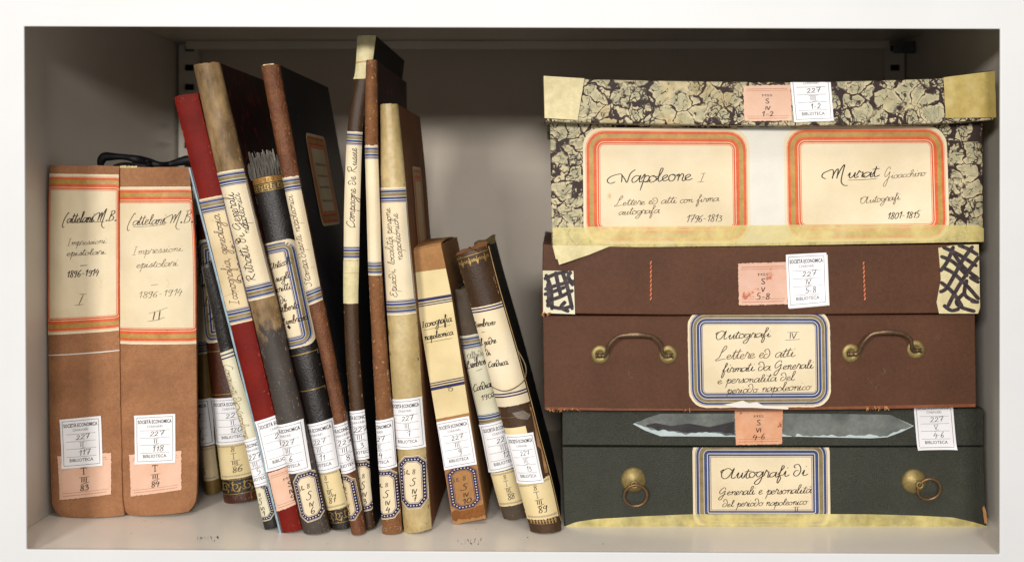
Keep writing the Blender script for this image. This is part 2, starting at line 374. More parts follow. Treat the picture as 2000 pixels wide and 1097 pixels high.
# ---------------------------------------------------------------- handwriting (one pen stroke per glyph line, tenths of x-height)
G = {
'a':(12,'9,8 6,10 2,8 0,4 2,0 5,1 8,5 10,10 9,3 10,0 13,2'),'b':(11,'0,2 4,10 6,20 4,23 2,16 1,5 3,0 7,1 8,6 6,9 9,8 12,9'),
'c':(9,'8,8 5,10 1,7 1,2 4,0 9,3'),'d':(12,'9,8 6,10 2,8 0,4 2,0 5,1 9,6 11,21 9,4 10,0 13,2'),
'∂':(11,'6,9 2,9 0,4 2,0 6,1 9,6 9,13 5,20 0,19 -1,15 2,14'),'e':(9,'0,3 5,6 6,9 4,10 1,7 1,2 4,0 9,3'),
'f':(9,'0,3 5,12 8,20 5,22 4,10 1,-10 3,-13 5,-4 4,2 9,3'),'g':(12,'9,8 5,10 1,7 1,3 4,1 8,5 10,10 8,-6 4,-13 0,-10 5,-3 13,3'),
'h':(11,'0,2 5,14 5,21 2,18 1,0|1,4 5,10 7,8 7,1 9,0 12,3'),'i':(7,'0,3 3,10 2,2 4,0 8,3|4,15 5,16'),
'l':(7,'0,2 5,14 6,21 3,20 2,4 4,0 8,3'),'m':(15,'0,6 3,10 2,0|2,4 6,10 7,8 6,0|6,4 10,10 12,8 11,2 13,0 16,3'),
'n':(11,'0,6 3,10 2,0|2,4 6,10 8,8 7,2 9,0 12,3'),'o':(10,'5,10 1,8 0,4 2,0 6,1 8,5 6,9 4,9 8,8 11,9'),
'p':(11,'0,4 4,12 1,-13|3,6 7,10 9,7 7,1 3,1 7,0 12,3'),'r':(9,'0,3 2,10 3,12 5,9 7,9 6,2 7,0 10,3'),
's':(8,'0,2 4,8 5,11 6,4 4,0 1,1|4,0 9,3'),'t':(8,'0,3 4,12 5,18 3,6 4,0 9,3|0,13 9,14'),
'u':(12,'0,4 3,10 2,2 4,0 7,4 9,10 8,2 10,0 13,3'),'v':(10,'0,8 2,10 3,2 4,0 7,5 7,10 11,9'),
'à':(12,'9,8 6,10 2,8 0,4 2,0 5,1 8,5 10,10 9,3 10,0 13,2|5,17 9,14'),
'A':(20,'14,16 8,22 1,16 0,6 4,0 10,4 16,22 14,5 16,0 20,3|2,20 -2,16 0,12'),'C':(15,'15,19 10,22 4,14 2,4 5,-2 2,-3|5,-2 10,0 15,4'),
'K':(11,'13,19 11,21 6,14 2,4 1,-5 4,-9 7,-7'),
'I':(12,'3,22 10,22|7,22 4,0|0,0 9,0'),'J':(14,'2,17 6,22 12,20 8,10 4,0 0,2 3,5 12,8'),
'L':(17,'8,12 14,20 12,24 8,18 5,4 0,0 2,-2 10,0 17,1'),'M':(22,'-5,1 -10,4 -9,10 -3,14 3,16 4,10 3,0|3,2 7,13 10,16 10,8 9,0|9,2 14,16 18,23 16,8 15,-6 19,-12 24,-12'),
'N':(17,'-2,2 -8,0 -11,5 -8,11 0,14 4,13 5,1|4,13 8,6 11,1 13,14 18,20'),'B':(14,'4,20 1,0|0,20 8,22 10,17 4,12 10,9 9,2 0,0'),
'E':(13,'11,19 6,22 3,17 7,12 2,10 0,3 5,-1 12,4'),'G':(17,'13,17 10,22 4,18 1,10 4,4 10,9 13,13 12,2 8,-12 3,-12 5,-4 16,4'),
'R':(16,'4,20 1,0|-1,16 4,22 11,21 10,13 4,11 8,4 15,-1'),'S':(13,'11,20 7,22 4,17 8,10 7,2 1,0 -1,4'),
'D':(14,'3,22 2,0|0,20 10,20 13,10 8,0 0,1'),'P':(13,'4,20 1,0|0,18 6,22 11,18 5,11'),'V':(12,'0,20 4,0|4,0 11,22'),
'T':(14,'7,20 5,0|0,19 13,22'),'.':(6,'1,1 3,2 3,0 1,0 3,2'),',':(6,'3,2 2,-4'),'-':(10,'1,8 8,8'),'/':(8,'0,-6 10,24'),
'0':(10,'6,18 2,14 1,4 5,0 9,6 9,14 6,18'),'1':(8,'1,13 4,17 6,20|6,20 5,10 4,0'),'2':(11,'1,14 4,19 8,15 4,6 0,1 4,2 10,0'),
'3':(10,'1,16 5,19 7,14 3,11 8,8 7,1 0,0'),'4':(10,'5,20 2,13 0,8 0,8 4,8 10,9|8,15 7,6 5,-3'),'5':(10,'9,20 3,20 2,12 7,11 7,3 0,0'),
'6':(10,'8,20 2,12 1,3 5,0 8,5 5,9 1,6'),'7':(11,'1,16 2,19 6,19 10,20 10,20 7,10 5,0|3,9 10,10'),'8':(10,'8,17 4,19 2,14 8,6 6,0 2,1 2,6 8,14 8,17'),
'9':(10,'8,16 4,19 1,14 4,10 8,14 8,18 6,0 2,0'),' ':(8,''),
'~':(11,'0,5 3,9 4,2 7,8 8,3 11,5'),
}
def catmull(p, n):
    if len(p) < 3: return [tuple(p[0][i]+(p[-1][i]-p[0][i])*t/n for i in (0, 1)) for t in range(n+1)]
    q = [p[0]]+p+[p[-1]]; out = []
    for i in range(1, len(q)-2):
        a, b, c, d = q[i-1], q[i], q[i+1], q[i+2]
        for t in range(n):
            t /= n
            out.append(tuple(.5*((2*b[k])+(-a[k]+c[k])*t+(2*a[k]-5*b[k]+4*c[k]-d[k])*t*t+(-a[k]+3*b[k]-3*c[k]+d[k])*t**3) for k in (0, 1)))
    out.append(p[-1]); return out
def clip_poly(p, r):
    for ax, lim, sg in ((0, r[0], 1), (0, r[1], -1), (1, r[2], 1), (1, r[3], -1)):
        out = []
        for i in range(len(p)):
            a, b = p[i-1], p[i]; ia = (a[ax]-lim)*sg >= 0; ib = (b[ax]-lim)*sg >= 0
            if ia != ib:
                t = (lim-a[ax])/(b[ax]-a[ax]); out.append((a[0]+(b[0]-a[0])*t, a[1]+(b[1]-a[1])*t))
            if ib: out.append(b)
        p = out
        if len(p) < 3: return []
    return p
FONT = {}
def font_polys(txt, bold=0.0):
    key = (txt, bold)
    if key not in FONT:
        cu = bpy.data.curves.new('t', 'FONT'); cu.body = txt; cu.size = 1; cu.resolution_u = 2; cu.offset = bold
        ob = bpy.data.objects.new('t', cu); C.objects.link(ob)
        dg = bpy.context.evaluated_depsgraph_get(); me = ob.evaluated_get(dg).to_mesh()
        vs = [v.co.copy() for v in me.vertices]
        x0 = min(v.x for v in vs); x1 = max(v.x for v in vs)
        FONT[key] = ([[((vs[i].x-x0)/(x1-x0), vs[i].y/.73) for i in p.vertices] for p in me.polygons], x1-x0)
        ob.evaluated_get(dg).to_mesh_clear(); bpy.data.objects.remove(ob); bpy.data.curves.remove(cu)
    return FONT[key]

class Sheet:
    """a label: everything is laid out in its own local units and pressed onto the surface it is glued to"""
    def __init__(s, surf, parent, root, name, w, h, quad=None, at=None, lift=0.0, h0=.00025, label=None):
        s.surf, s.parent, s.root, s.name, s.w, s.h, s.quad, s.at, s.lift, s.h0, s.label = surf, parent, root, name, w, h, quad, at, lift, h0, label
        s.acc = {}
    def to_px(s, x, y):
        q = s.quad; a = x/s.w; b = y/s.h
        return tuple((q[0][i]*(1-a)+q[1][i]*a)*(1-b)+(q[3][i]*(1-a)+q[2][i]*a)*b for i in (0, 1))
    def loc(s, x, y):
        if s.quad: return s.surf.tab(*s.to_px(x, y))
        return (s.at[0]+x, s.at[1]+y)
    def hh(s, x, y):
        if not s.lift: return 0
        e = abs(2*y/s.h-1)**6*abs(2*x/s.w-1)**4
        return s.lift*e
    def put(s, child, mat, pts, dh=0.0, px=False):
        P = [s.surf.tab(*p) if px else s.loc(*p) for p in pts]
        n = sum(((P[i-1][0]*P[i][1])-(P[i][0]*P[i-1][1])) for i in range(len(P)))
        if n > 0: P.reverse()
        P = clip_poly(P, s.surf.clip)
        if not P: return
        if s.lift:
            if not px: c = s.hh(sum(p[0] for p in pts)/len(pts), sum(p[1] for p in pts)/len(pts))
            else: c = 0
        else: c = 0
        if child == 'base' and s.lift and len(P) == len(pts):
            pp = pts if n <= 0 else pts[::-1]
            V = [s.surf.pos(a, b, s.h0+dh+s.hh(*q)) for (a, b), q in zip(P, pp)]
        else: V = [s.surf.pos(a, b, s.h0+dh+c*1.05) for a, b in P]
        s.acc.setdefault(child, Acc()).poly(V, mat, [(a*S, b*S) for a, b in P])
    def base(s, mat, shape='rect', r=0, jag=0.0, step=3.0, x0=0, y0=0, x1=None, y1=None, child='base', dh=0):
        x1 = s.w if x1 is None else x1; y1 = s.h if y1 is None else y1
        ny = max(1, int((y1-y0)/step)); nx = max(1, int((x1-x0)/step)); sd = random.random()*99
        ys = [y0+(y1-y0)*j/ny for j in range(ny+1)]
        if shape != 'rect': ys = sorted(set(ys+[y0+r*t for t in (.08, .2, .4, .65, 1)]+[y1-r*t for t in (.08, .2, .4, .65, 1)]))
        def ext(y):
            e = 0; q = min(y-y0, y1-y)
            if q < r:
                e = (r-math.sqrt(max(0, r*r-(r-q)**2))) if shape == 'round' else (r-q)
            jl = jag*mnoise.noise(Vector((y*.35, sd, 0))) if jag else 0; jr = jag*mnoise.noise(Vector((y*.35, sd, 9))) if jag else 0
            return x0+e+jl, x1-e+jr
        def yy(x, y):
            if jag and y in (y0, y1): return y+jag*mnoise.noise(Vector((x*.35, sd, y)))
            return y
        for ya, yb in zip(ys, ys[1:]):
            a0, a1 = ext(ya); b0, b1 = ext(yb)
            for i in range(nx):
                t, u = i/nx, (i+1)/nx
                xa, xb, xc, xd = a0+(a1-a0)*t, a0+(a1-a0)*u, b0+(b1-b0)*u, b0+(b1-b0)*t
                s.put(child, mat, [(xa, yy(xa, ya)), (xb, yy(xb, ya)), (xc, yy(xc, yb)), (xd, yy(xd, yb))], dh)
    def outline(s, i, r, shape, x0, y0, x1, y1):
        nh = max(2, int((x1-x0)/3.5)); nv = max(2, int((y1-y0)/6)); nd = (nv, nh, nv, nh); k = 0
        x0 += i; y0 += i; x1 -= i; y1 -= i; pts = []
        rr = max(.5, r-i) if shape == 'round' else max(.1, r-i*.586)
        for cx, cy, a0 in ((x1-rr, y0+rr, -90), (x1-rr, y1-rr, 0), (x0+rr, y1-rr, 90), (x0+rr, y0+rr, 180)):
            m = 5
            if shape == 'round': c = [(cx+rr*math.cos(math.radians(a0+90*t/m)), cy+rr*math.sin(math.radians(a0+90*t/m))) for t in range(m+1)]
            else:
                e0, e1 = [(cx+rr*math.cos(math.radians(a0+q)), cy+rr*math.sin(math.radians(a0+q))) for q in (0, 90)]
                c = [(e0[0]+(e1[0]-e0[0])*t/m, e0[1]+(e1[1]-e0[1])*t/m) for t in range(m+1)]
            if pts:
                a, b = pts[-1], c[0]; n = nd[len(pts) % 1 + k]; k += 1
                pts += [(a[0]+(b[0]-a[0])*t/n, a[1]+(b[1]-a[1])*t/n) for t in range(1, n)]
            pts += c
        a, b = pts[-1], pts[0]; n = nd[3]
        pts += [(a[0]+(b[0]-a[0])*t/n, a[1]+(b[1]-a[1])*t/n) for t in range(1, n)]
        return pts
    def rings(s, bands, r, shape='round', box=None, child='printed_border', dh=.00006):
        box = box or (0, 0, s.w, s.h); i = 0
        for th, mat in bands:
            if mat:
                m = max(1, round(th/2.5))
                for q in range(m):
                    A = s.outline(i+th*q/m, r, shape, *box); B = s.outline(i+th*(q+1)/m, r, shape, *box)
                    for j in range(len(A)): s.put(child, mat, [A[j-1], A[j], B[j], B[j-1]], dh)
            i += th
        return i
    def line(s, x0, y0, x1, y1, wd, mat='print_grey', child='printed_text', dash=0):
        L = math.hypot(x1-x0, y1-y0); n = max(1, int(L/(dash or 4))); dx, dy = (x1-x0)/L, (y1-y0)/L
        for i in range(n):
            a = L*i/n; b = L*(i+(.55 if dash else 1))/n
            s.put(child, mat, [(x0+dx*a-dy*wd/2, y0+dy*a+dx*wd/2), (x0+dx*b-dy*wd/2, y0+dy*b+dx*wd/2), (x0+dx*b+dy*wd/2, y0+dy*b-dx*wd/2), (x0+dx*a+dy*wd/2, y0+dy*a-dx*wd/2)], 0.00012)
    def dot(s, x, y, r, mat, n=7):
        s.put('printed_border', mat, [(x+r*math.cos(6.283*i/n), y+r*math.sin(6.283*i/n)) for i in range(n)], .00014)
    def text(s, txt, cx, y, width, cap, mat='print_black', bold=0.0):
        polys, _ = font_polys(txt, bold)
        for p in polys: s.put('printed_text', mat, [(cx-width/2+width*a, y-cap*b) for a, b in p], 0.00012)
    def stroke(s, pts, wd, mat, px, child='handwriting', nib=1.0):
        if child == 'handwriting' and wd < 4: wd *= .82
        L = []; R = []; n = len(pts)
        for i, p in enumerate(pts):
            a = pts[max(i-1, 0)]; b = pts[min(i+1, n-1)]; dx, dy = b[0]-a[0], b[1]-a[1]; l = math.hypot(dx, dy) or 1
            w = wd*(.62+.55*nib*abs(dy)/l)*.5
            if i in (0, n-1): w *= .6
            L.append((p[0]-dy/l*w, p[1]+dx/l*w)); R.append((p[0]+dy/l*w, p[1]-dx/l*w))
        for i in range(n-1): s.put(child, mat, [L[i], L[i+1], R[i+1], R[i]], 0.00012, px)
    def hand(s, txt, p0, p1, xh, wd=1.3, mat='ink', px=True, slant=.28, caps=1.0, jit=.05):
        adv = sum(G[c][0]*(.9 if c.islower() else 1) for c in txt)-1; L = math.hypot(p1[0]-p0[0], p1[1]-p0[1])
        ex = ((p1[0]-p0[0])/L, (p1[1]-p0[1])/L); up = (ex[1], -ex[0]); sx = L/adv; sy = xh/10; x = 0
        for c in txt:
            a, g = G[c]; gx, gy = random.uniform(.9, 1.1), random.uniform(.88, 1.12); oy = random.uniform(-jit, jit)*xh; k = caps if c.isupper() else 1
            if g:
                for st in g.split('|'):
                    P = [tuple(float(q) for q in e.split(',')) for e in st.split()]
                    P = [(e[0]*gx+random.uniform(-.33, .33), e[1]*gy+random.uniform(-.33, .33)) for e in P]
                    P = catmull(P, 4)
                    Q = []
                    for ax, ay in P:
                        X = (x+ax)*sx+ay*sy*k*slant; Y = ay*sy*k+oy
                        Q.append((p0[0]+ex[0]*X+up[0]*Y, p0[1]+ex[1]*X+up[1]*Y))
                    s.stroke(Q, wd, mat, px)
            x += a*(.9 if c.islower() else 1)
    def pen(s, pts, wd=1.3, mat='ink', px=True): s.stroke(catmull([tuple(map(float, p)) for p in pts], 6), wd, mat, px)
    def done(s):
        b = part(s.acc.pop('base'), s.name, s.parent, s.root, smooth=False, merge=False, label=s.label)
        if b is None: return None
        b.data.polygons.foreach_set('use_smooth', [True]*len(b.data.polygons))
        for c, a in s.acc.items(): part(a, c, b, s.root)
        return b

ORANGE = [(5, None), (.8, 'orange_print'), (.9, None), (5, 'orange_print'), (8, 'gold_print'), (6, 'orange_print'), (1.2, None), (3, 'orange_print'), (1.2, None), (1, 'orange_print')]
BLUE = [(4, None), (.9, 'blue_print'), (1, None), (4.5, 'blue_print'), (.8, None), (7, 'olive_print'), (1.3, None), (5, 'blue_print'), (1.5, None), (3, 'blue_print'), (1.2, None), (.9, 'blue_print')]
def sc_bands(b, f): return [(t*f, m) for t, m in b]

def roman(sh, txt, cx, cy, sz, wd, px=False, slash=True, mat='ink', bars=True):
    wdt = {'I': .45, 'V': .8}; tot = sum(wdt[c] for c in txt)*sz; x = cx-tot/2
    for c in txt:
        w_ = wdt[c]*sz
        if c == 'I': sh.pen([(x+w_*.6, cy-sz*.5), (x+w_*.45, cy+sz*.5)], wd, mat, px)
        else: sh.pen([(x+.05*w_, cy-sz*.5), (x+w_*.4, cy+sz*.5)], wd, mat, px); sh.pen([(x+w_*.4, cy+sz*.5), (x+w_, cy-sz*.5)], wd, mat, px)
        x += w_
    if bars: sh.pen([(cx-tot*.75, cy-sz*.52), (cx+tot*.85, cy-sz*.6)], wd*.8, mat, px)
    if slash: sh.pen([(cx-tot*.55, cy+sz*.95), (cx+tot*.8, cy+sz*.45)], wd*.8, mat, px)

def shelf_label(surf, root, quad, rom, num, mat='paper_white', ink='ink', lift=.0008, wd=1.4, clipb=None, second=None):
    """the white library label"""
    s = Sheet(surf, root, root, 'library_label', 80, 97, quad, lift=lift, h0=.0009)
    s.base(mat, step=5)
    s.rings([(4.5, None), (.8, 'print_black')], .6, 'round')
    s.text('SOCIETÀ ECONOMICA', 40, 17, 66, 7.2, 'print_black', .022)
    s.text('CHIAVARI', 40, 25.5, 30, 5.2, 'print_grey')
    for y in (31, 45.5, 60, 75.5): s.line(11, y, 69, y, .6)
    s.text('BIBLIOTECA', 40, 85, 46, 6.4, 'print_black', .006)
    s.hand('227', (31, 42.5), (57, 41.5), 4.8, wd, ink, False, .15)
    roman(s, rom, 42, 52.5, 9, wd*.9, mat=ink)
    L = 7.0*len(num)
    s.hand(num, (46-L/2, 73.5), (46+L/2, 72.5), 5.4, wd, ink, False, .15)
    return s.done()
def rule_dots(s, y, x0, x1, mat, wd=1.3, dash=2.6):
    s.line(x0, y, x1, y, wd, mat, 'printed_border', dash=dash)
def pink_label(surf, root, quad, lines, mss=True, mat='paper_pink', wd=1.9, h0=.00045, w=96, h=80, label=None):
    s = Sheet(surf, root, root, 'class_label', w, h, quad, lift=.0006, h0=h0, label=label)
    s.base(mat, jag=1.6, step=3)
    rule_dots(s, 8, 7, w-7, 'red_print'); s.line(5, 12, w-5, 12, .5, 'red_print', 'printed_border')
    rule_dots(s, h-6, 7, w-7, 'red_print'); s.line(5, h-11, w-5, h-11, .5, 'red_print', 'printed_border')
    if mss: s.text('MSS', w/2, 25, 20, 5, 'print_black')
    letter, rom, num = lines
    c = w/2
    if letter == 'T':
        s.line(c-5, 24, c+5, 24, 1.4, 'print_black'); s.line(c, 24, c, 36, 1.7, 'print_black'); s.line(c-2.4, 36.3, c+2.4, 36.3, .9, 'print_black')
        s.line(c-5, 24, c-5, 27, .8, 'print_black'); s.line(c+5, 24, c+5, 27, .8, 'print_black')
        roman(s, rom, c, 47, 9, wd); s.hand(num, (c-8, 67), (c+8, 65), 5.4, wd, 'ink', False, .2)
    else:
        s.text('S', c, 41, 8, 12, 'print_black')
        roman(s, rom, c, 51, 9, wd, slash=False, bars=False); s.hand(num, (c-4.2*len(num), 70), (c+4.2*len(num), 69), 5.6, wd, 'ink', False, .1)
    return s.done()
def cream_label(surf, root, quad, rom, num, mat='paper_yellowish', jag=1.5):
    s = Sheet(surf, root, root, 'class_label', 70, 76, quad, lift=.0, h0=.0006)
    s.base(mat, jag=jag, step=2.5)
    for y in (5, 70):
        s.line(3, y-1.3, 67, y-1.3, .45, 'print_grey', 'printed_border'); s.line(3, y+1.3, 67, y+1.3, .45, 'print_grey', 'printed_border')
        rule_dots(s, y, 4, 66, 'print_grey', 1.2, 3)
    s.hand('8', (31, 17), (38, 17), 5, 1.5, 'ink_brown', False, .1)
    s.line(29, 21, 41, 21, 1.2, 'print_grey'); s.line(35, 21, 35, 33, 1.5, 'print_grey'); s.line(32.5, 33.2, 37.5, 33.2, .9, 'print_grey')
    roman(s, rom, 36, 42, 9, 1.9); s.hand(num, (29, 63), (48, 61), 6, 1.9, 'ink', False, .25)
    return s.done()
def octo_label(surf, root, quad, num, paper='paper_cream', rom='IV', dots='paper_cream', blue='blue_dark', faded=False):
    w_, h_ = 58, 100
    s = Sheet(surf, root, root, 'octagonal_label', w_, h_, quad, lift=.0, h0=.0005)
    s.base(paper, 'oct', 15, jag=.6, step=2.5)
    s.rings([(1.5, None), (.8, blue), (.8, None), (7.2, blue), (1.2, None), (.8, blue)], 15, 'oct')
    mid = s.outline(6.8, 15, 'oct', 0, 0, w_, h_); acc = 0; last = mid[-1]; nxt = 3
    for p in mid:
        L = math.hypot(p[0]-last[0], p[1]-last[1]); 
        while acc+L >= nxt:
            t = (nxt-acc)/L; s.dot(last[0]+(p[0]-last[0])*t, last[1]+(p[1]-last[1])*t, 1.45, dots); nxt += 6.2
        acc += L; last = p
    ink = 'ink_brown'
    s.hand('St.', (10, 36), (24, 34), 4.6, 1.6, ink, False, .1); s.hand('8', (29, 34), (35, 34), 4.2, 1.5, ink, False, .1)
    s.hand('S', (24, 56), (36, 56), 7, 1.9, 'ink', False, .1)
    roman(s, rom, 31, 67, 9, 1.9, slash=False, bars=False)
    s.hand(num, (31-4*len(num), 86), (31+4*len(num), 85), 5.6, 2.0, 'ink', False, .1)
    return s.done()
def title(surf, root, v0, v1, bands, paper='paper_cream', ol=24, orr=24, r=22, jag=.8, name='title_label', u=None, h0=.0003):
    """paper title label pressed round the spine between photo heights v0 and v1 on its left edge"""
    def bl(v):
        b = 0
        for i, t in enumerate(surf.T):
            if t[1] >= v:
                if i == 0: return 0
                p = surf.T[i-1]; f = (v-p[1])/(t[1]-p[1]); return surf.B[i-1]+(surf.B[i]-surf.B[i-1])*f
        return surf.H
    b0, b1 = bl(v0), bl(v1)
    s = Sheet(surf, root, root, name, surf.W+ol+orr, b1-b0, at=(-ol, b0), h0=h0)
    s.base(paper, 'round' if r else 'rect', r*.55, jag=jag, step=3)
    if bands: s.rings(bands, r)
    return s

# ---------------------------------------------------------------- books
def spine_shell(sp, root, name, mats, thick=.004, a0=0, a1=1, b0=0, b1=None, jag=.0, parent=None, h=0, nx=14, ny=None, torn=0.0):
    b1 = sp.H if b1 is None else b1; ny = ny or max(4, int((b1-b0)/9)); A = Acc(); sd = random.random()*90
    def bb(i, j):
        b = b0+(b1-b0)*j
        if torn and j in (0, 1): b += torn*(mnoise.noise(Vector((i*7, sd, j)))+.0)*(1 if j == 0 else -1)
        return b
    aa = lambda i: (a0+(a1-a0)*i)*sp.W
    def fr(i, j): 
        b = bb(i, j); e = jag*mnoise.noise(Vector((b*.12, sd, round(i)*5)))*(abs(2*i-1)**4)
        p = sp.pos(aa(i)+e, min(max(b, 0), sp.H), h)
        if j in (0, 1) : p.y += .0006
        if b < 0: p.z -= b*S
        return p
    back = sp.R+thick
    uvf = lambda i, j: (aa(i)*S, bb(i, j)*S)
    A.grid(fr, nx, ny, mats, uvf, flip=False)
    def bk(i, j):
        p = fr(i, j).copy(); p.y = sp.d+back; return p
    A.grid(lambda i, j: fr(i, 0).lerp(bk(i, 0), 1-j), nx, 1, mats, lambda i, j: uvf(i, 0))
    A.grid(lambda i, j: fr(i, 1).lerp(bk(i, 1), j), nx, 1, mats, lambda i, j: uvf(i, 1))
    A.grid(lambda i, j: fr(0, j).lerp(bk(0, j), 1-i), 1, ny, mats, lambda i, j: uvf(0, j))
    A.grid(lambda i, j: fr(1, j).lerp(bk(1, j), i), 1, ny, mats, lambda i, j: uvf(1, j))
    o = part(A, name, parent or root, root, smooth=False, merge=True)
    me = o.data
    try: me.set_sharp_from_angle(angle=math.radians(38)); me.polygons.foreach_set('use_smooth', [True]*len(me.polygons))
    except Exception: pass
    return o
def slab(sp, root, name, mat, a0, a1, y0, y1, b0=0, b1=0, h=0, ny=26, parent=None, bevel=.0006, wedge=0):
    """a board or block following the lean of the book between widths a0..a1 and depths y0..y1"""
    A = Acc(); H = sp.H
    def P(a, y, j):
        b = b0+(H-b0-b1)*j; p = sp.pos((a*(1-wedge*y/.08))*sp.W, b, 0, y=y); return p
    for k, (q, r_) in enumerate((((a0, y0), (a1, y0)), ((a1, y0), (a1, y1)), ((a1, y1), (a0, y1)), ((a0, y1), (a0, y0)))):
        A.grid(lambda i, j: P(q[0]+(r_[0]-q[0])*i, q[1]+(r_[1]-q[1])*i, j), 1 if k % 2 == 0 else 4, ny, mat, lambda i, j: ((q[1]+(r_[1]-q[1])*i) if k % 2 else (a0*sp.W*S+i*.003), (b0+(H-b0-b1)*j)*S))
    for j in (0, 1):
        A.grid(lambda i, t: P(a0+(a1-a0)*i, y0+(y1-y0)*t, j), 1, 4, mat, lambda i, t: (i*sp.W*S, t*.1), flip=(j == 1))
    o = part(A, name, parent or root, root, merge=True)
    if bevel:
        m = o.modifiers.new('bevel', 'BEVEL'); m.width = bevel; m.segments = 2; m.limit_method = 'ANGLE'; m.angle_limit = math.radians(50)
    return o
def book(name, rows, vb, label, spine_mat, board_mat, depth, R=.006, board=.0028, cat='book', group=None, pages='page_edges', right_mat=None, torn=2.0, jag=.6, sq=5, wedge=0):
    sp = Spine(rows, vb, R)
    f = sp.pos(sp.W/2, sp.H, 0, y=0); root = thing(name, (f.x, sp.d, 0), label, cat, group)
    t = min(.3, board/(sp.W*S/sp.k)); jr = R+.0015
    spine_shell(sp, root, 'spine', spine_mat, torn=torn, jag=jag)
    slab(sp, root, 'left_board', board_mat, .004, t, jr, depth)
    slab(sp, root, 'right_board', right_mat or board_mat, 1-t, .996, jr, depth, wedge=wedge)
    slab(sp, root, 'page_block', pages, t+.005, 1-t-.005, R+.0045, depth-.004, sq, sq, bevel=0, wedge=wedge)
    return sp, root

def worn(sp, root, mat, seed, n=90, wmax=2.2, both=True, lmax=10):
    """rubbed flecks along the joints, head and foot of a spine"""
    rnd = random.Random(seed); s = Sheet(sp, root, root, 'worn_edge', 10, 10, at=(0, 0), h0=.00016)
    for i in range(n):
        side_ = rnd.random() < .5 if both else 0
        b = rnd.random()**.8*sp.H if i % 3 else (rnd.random()*14 if rnd.random() < .5 else sp.H-rnd.random()*16)
        a = rnd.uniform(.2, 1.2) if i % 3 else rnd.uniform(0, sp.W)
        w_, l = rnd.uniform(.5, wmax), rnd.uniform(1.5, lmax)*(1 if i % 3 else .35)
        if side_: a = sp.W-a-w_
        q = [(a, b), (a+w_*rnd.uniform(.4, 1), b+l*.2), (a+w_*rnd.uniform(.3, 1), b+l*.7), (a, b+l)]
        s.put('base', mat, q)
    o = s.done()
    if o: o['kind'] = 'stuff'
# ---------------------------------------------------------------- the cabinet
cab = None
DB = .463
cx0, cx1 = (-24-PU)*S, (1998-PU)*S; cxb = (2118-PU)*S; zt = ZC+(PV+62)*S
def quadbox(name, c, mat, bevel=.0, parent=cab, root=cab):
    """solid from 8 corners: bottom ring then top ring"""
    A = Acc(); c = [Vector(p) for p in c]
    for f in ((0, 1, 2, 3), (7, 6, 5, 4), (0, 4, 5, 1), (1, 5, 6, 2), (2, 6, 7, 3), (3, 7, 4, 0)): A.poly([c[i] for i in f], mat)
    o = part(A, name, parent, root, merge=True)
    if bevel: m = o.modifiers.new('bevel', 'BEVEL'); m.width = bevel; m.segments = 3
    if parent is None: o['kind'] = 'structure'
    return o
def frame():
    A = Acc(); q = [W3(50, 53, 0), W3(1951, 58, 0), W3(1950, 1079.5, 0), W3(55, 1070, 0)]
    o = [W3(-500, -400, 0), W3(2500, -400, 0), W3(2500, 1500, 0), W3(-500, 1500, 0)]
    f = lambda p, y: Vector((p.x, y, p.z))
    for i in range(4):
        j = (i+1) % 4
        A.poly([f(o[i], -.003), f(o[j], -.003), f(q[j], -.003), f(q[i], -.003)], 'white_paint')
        A.poly([f(q[i], -.003), f(q[j], -.003), f(q[j], -.0002), f(q[i], -.0002)], 'white_paint')
        A.poly([f(q[i], -.0002), f(q[j], -.0002), f(o[j], -.0002), f(o[i], -.0002)], 'white_paint')
        A.poly([f(o[i], -.0002), f(o[j], -.0002), f(o[j], -.003), f(o[i], -.003)], 'white_paint')
    ob = part(A, 'front_frame', None, None, merge=True); ob['kind'] = 'structure'
    m = ob.modifiers.new('bevel', 'BEVEL'); m.width = .0009; m.segments = 3; m.limit_method = 'ANGLE'
frame()
t = .004
shelf = quadbox('shelf_board', [(cx0-.05, 0, -.018), (cxb+.06, 0, -.018), (cxb+.06, DB+.02, -.018), (cx0-.05, DB+.02, -.018), (cx0-.05, 0, 0), (cxb+.06, 0, 0), (cxb+.06, DB+.02, 0), (cx0-.05, DB+.02, 0)], 'inner_paint')
ceil = quadbox('ceiling', [(cx0-.05, 0, zt), (cxb+.06, 0, zt), (cxb+.06, DB+.02, zt), (cx0-.05, DB+.02, zt), (cx0-.05, 0, zt+.018), (cxb+.06, 0, zt+.018), (cxb+.06, DB+.02, zt+.018), (cx0-.05, DB+.02, zt+.018)], 'inner_paint')
quadbox('side_wall', [(cx0-t, 0, .0003), (cx0, 0, .0003), (cx0, DB, .0003), (cx0-t, DB, .0003), (cx0-t, 0, zt-.0003), (cx0, 0, zt-.0003), (cx0, DB, zt-.0003), (cx0-t, DB, zt-.0003)], 'inner_paint')
quadbox('side_wall', [(cx1, 0, .0003), (cx1+t, 0, .0003), (cxb+t, DB, .0003), (cxb, DB, .0003), (cx1, 0, zt-.0003), (cx1+t, 0, zt-.0003), (cxb+t, DB, zt-.0003), (cxb, DB, zt-.0003)], 'inner_paint')
back = quadbox('back_wall', [(cx0-.03, DB+.0004, .0004), (cxb+.03, DB+.0004, .0004), (cxb+.03, DB+.01, .0004), (cx0-.03, DB+.01, .0004), (cx0-.03, DB+.0004, zt-.0004), (cxb+.03, DB+.0004, zt-.0004), (cxb+.03, DB+.01, zt-.0004), (cx0-.03, DB+.01, zt-.0004)], 'back_paint')
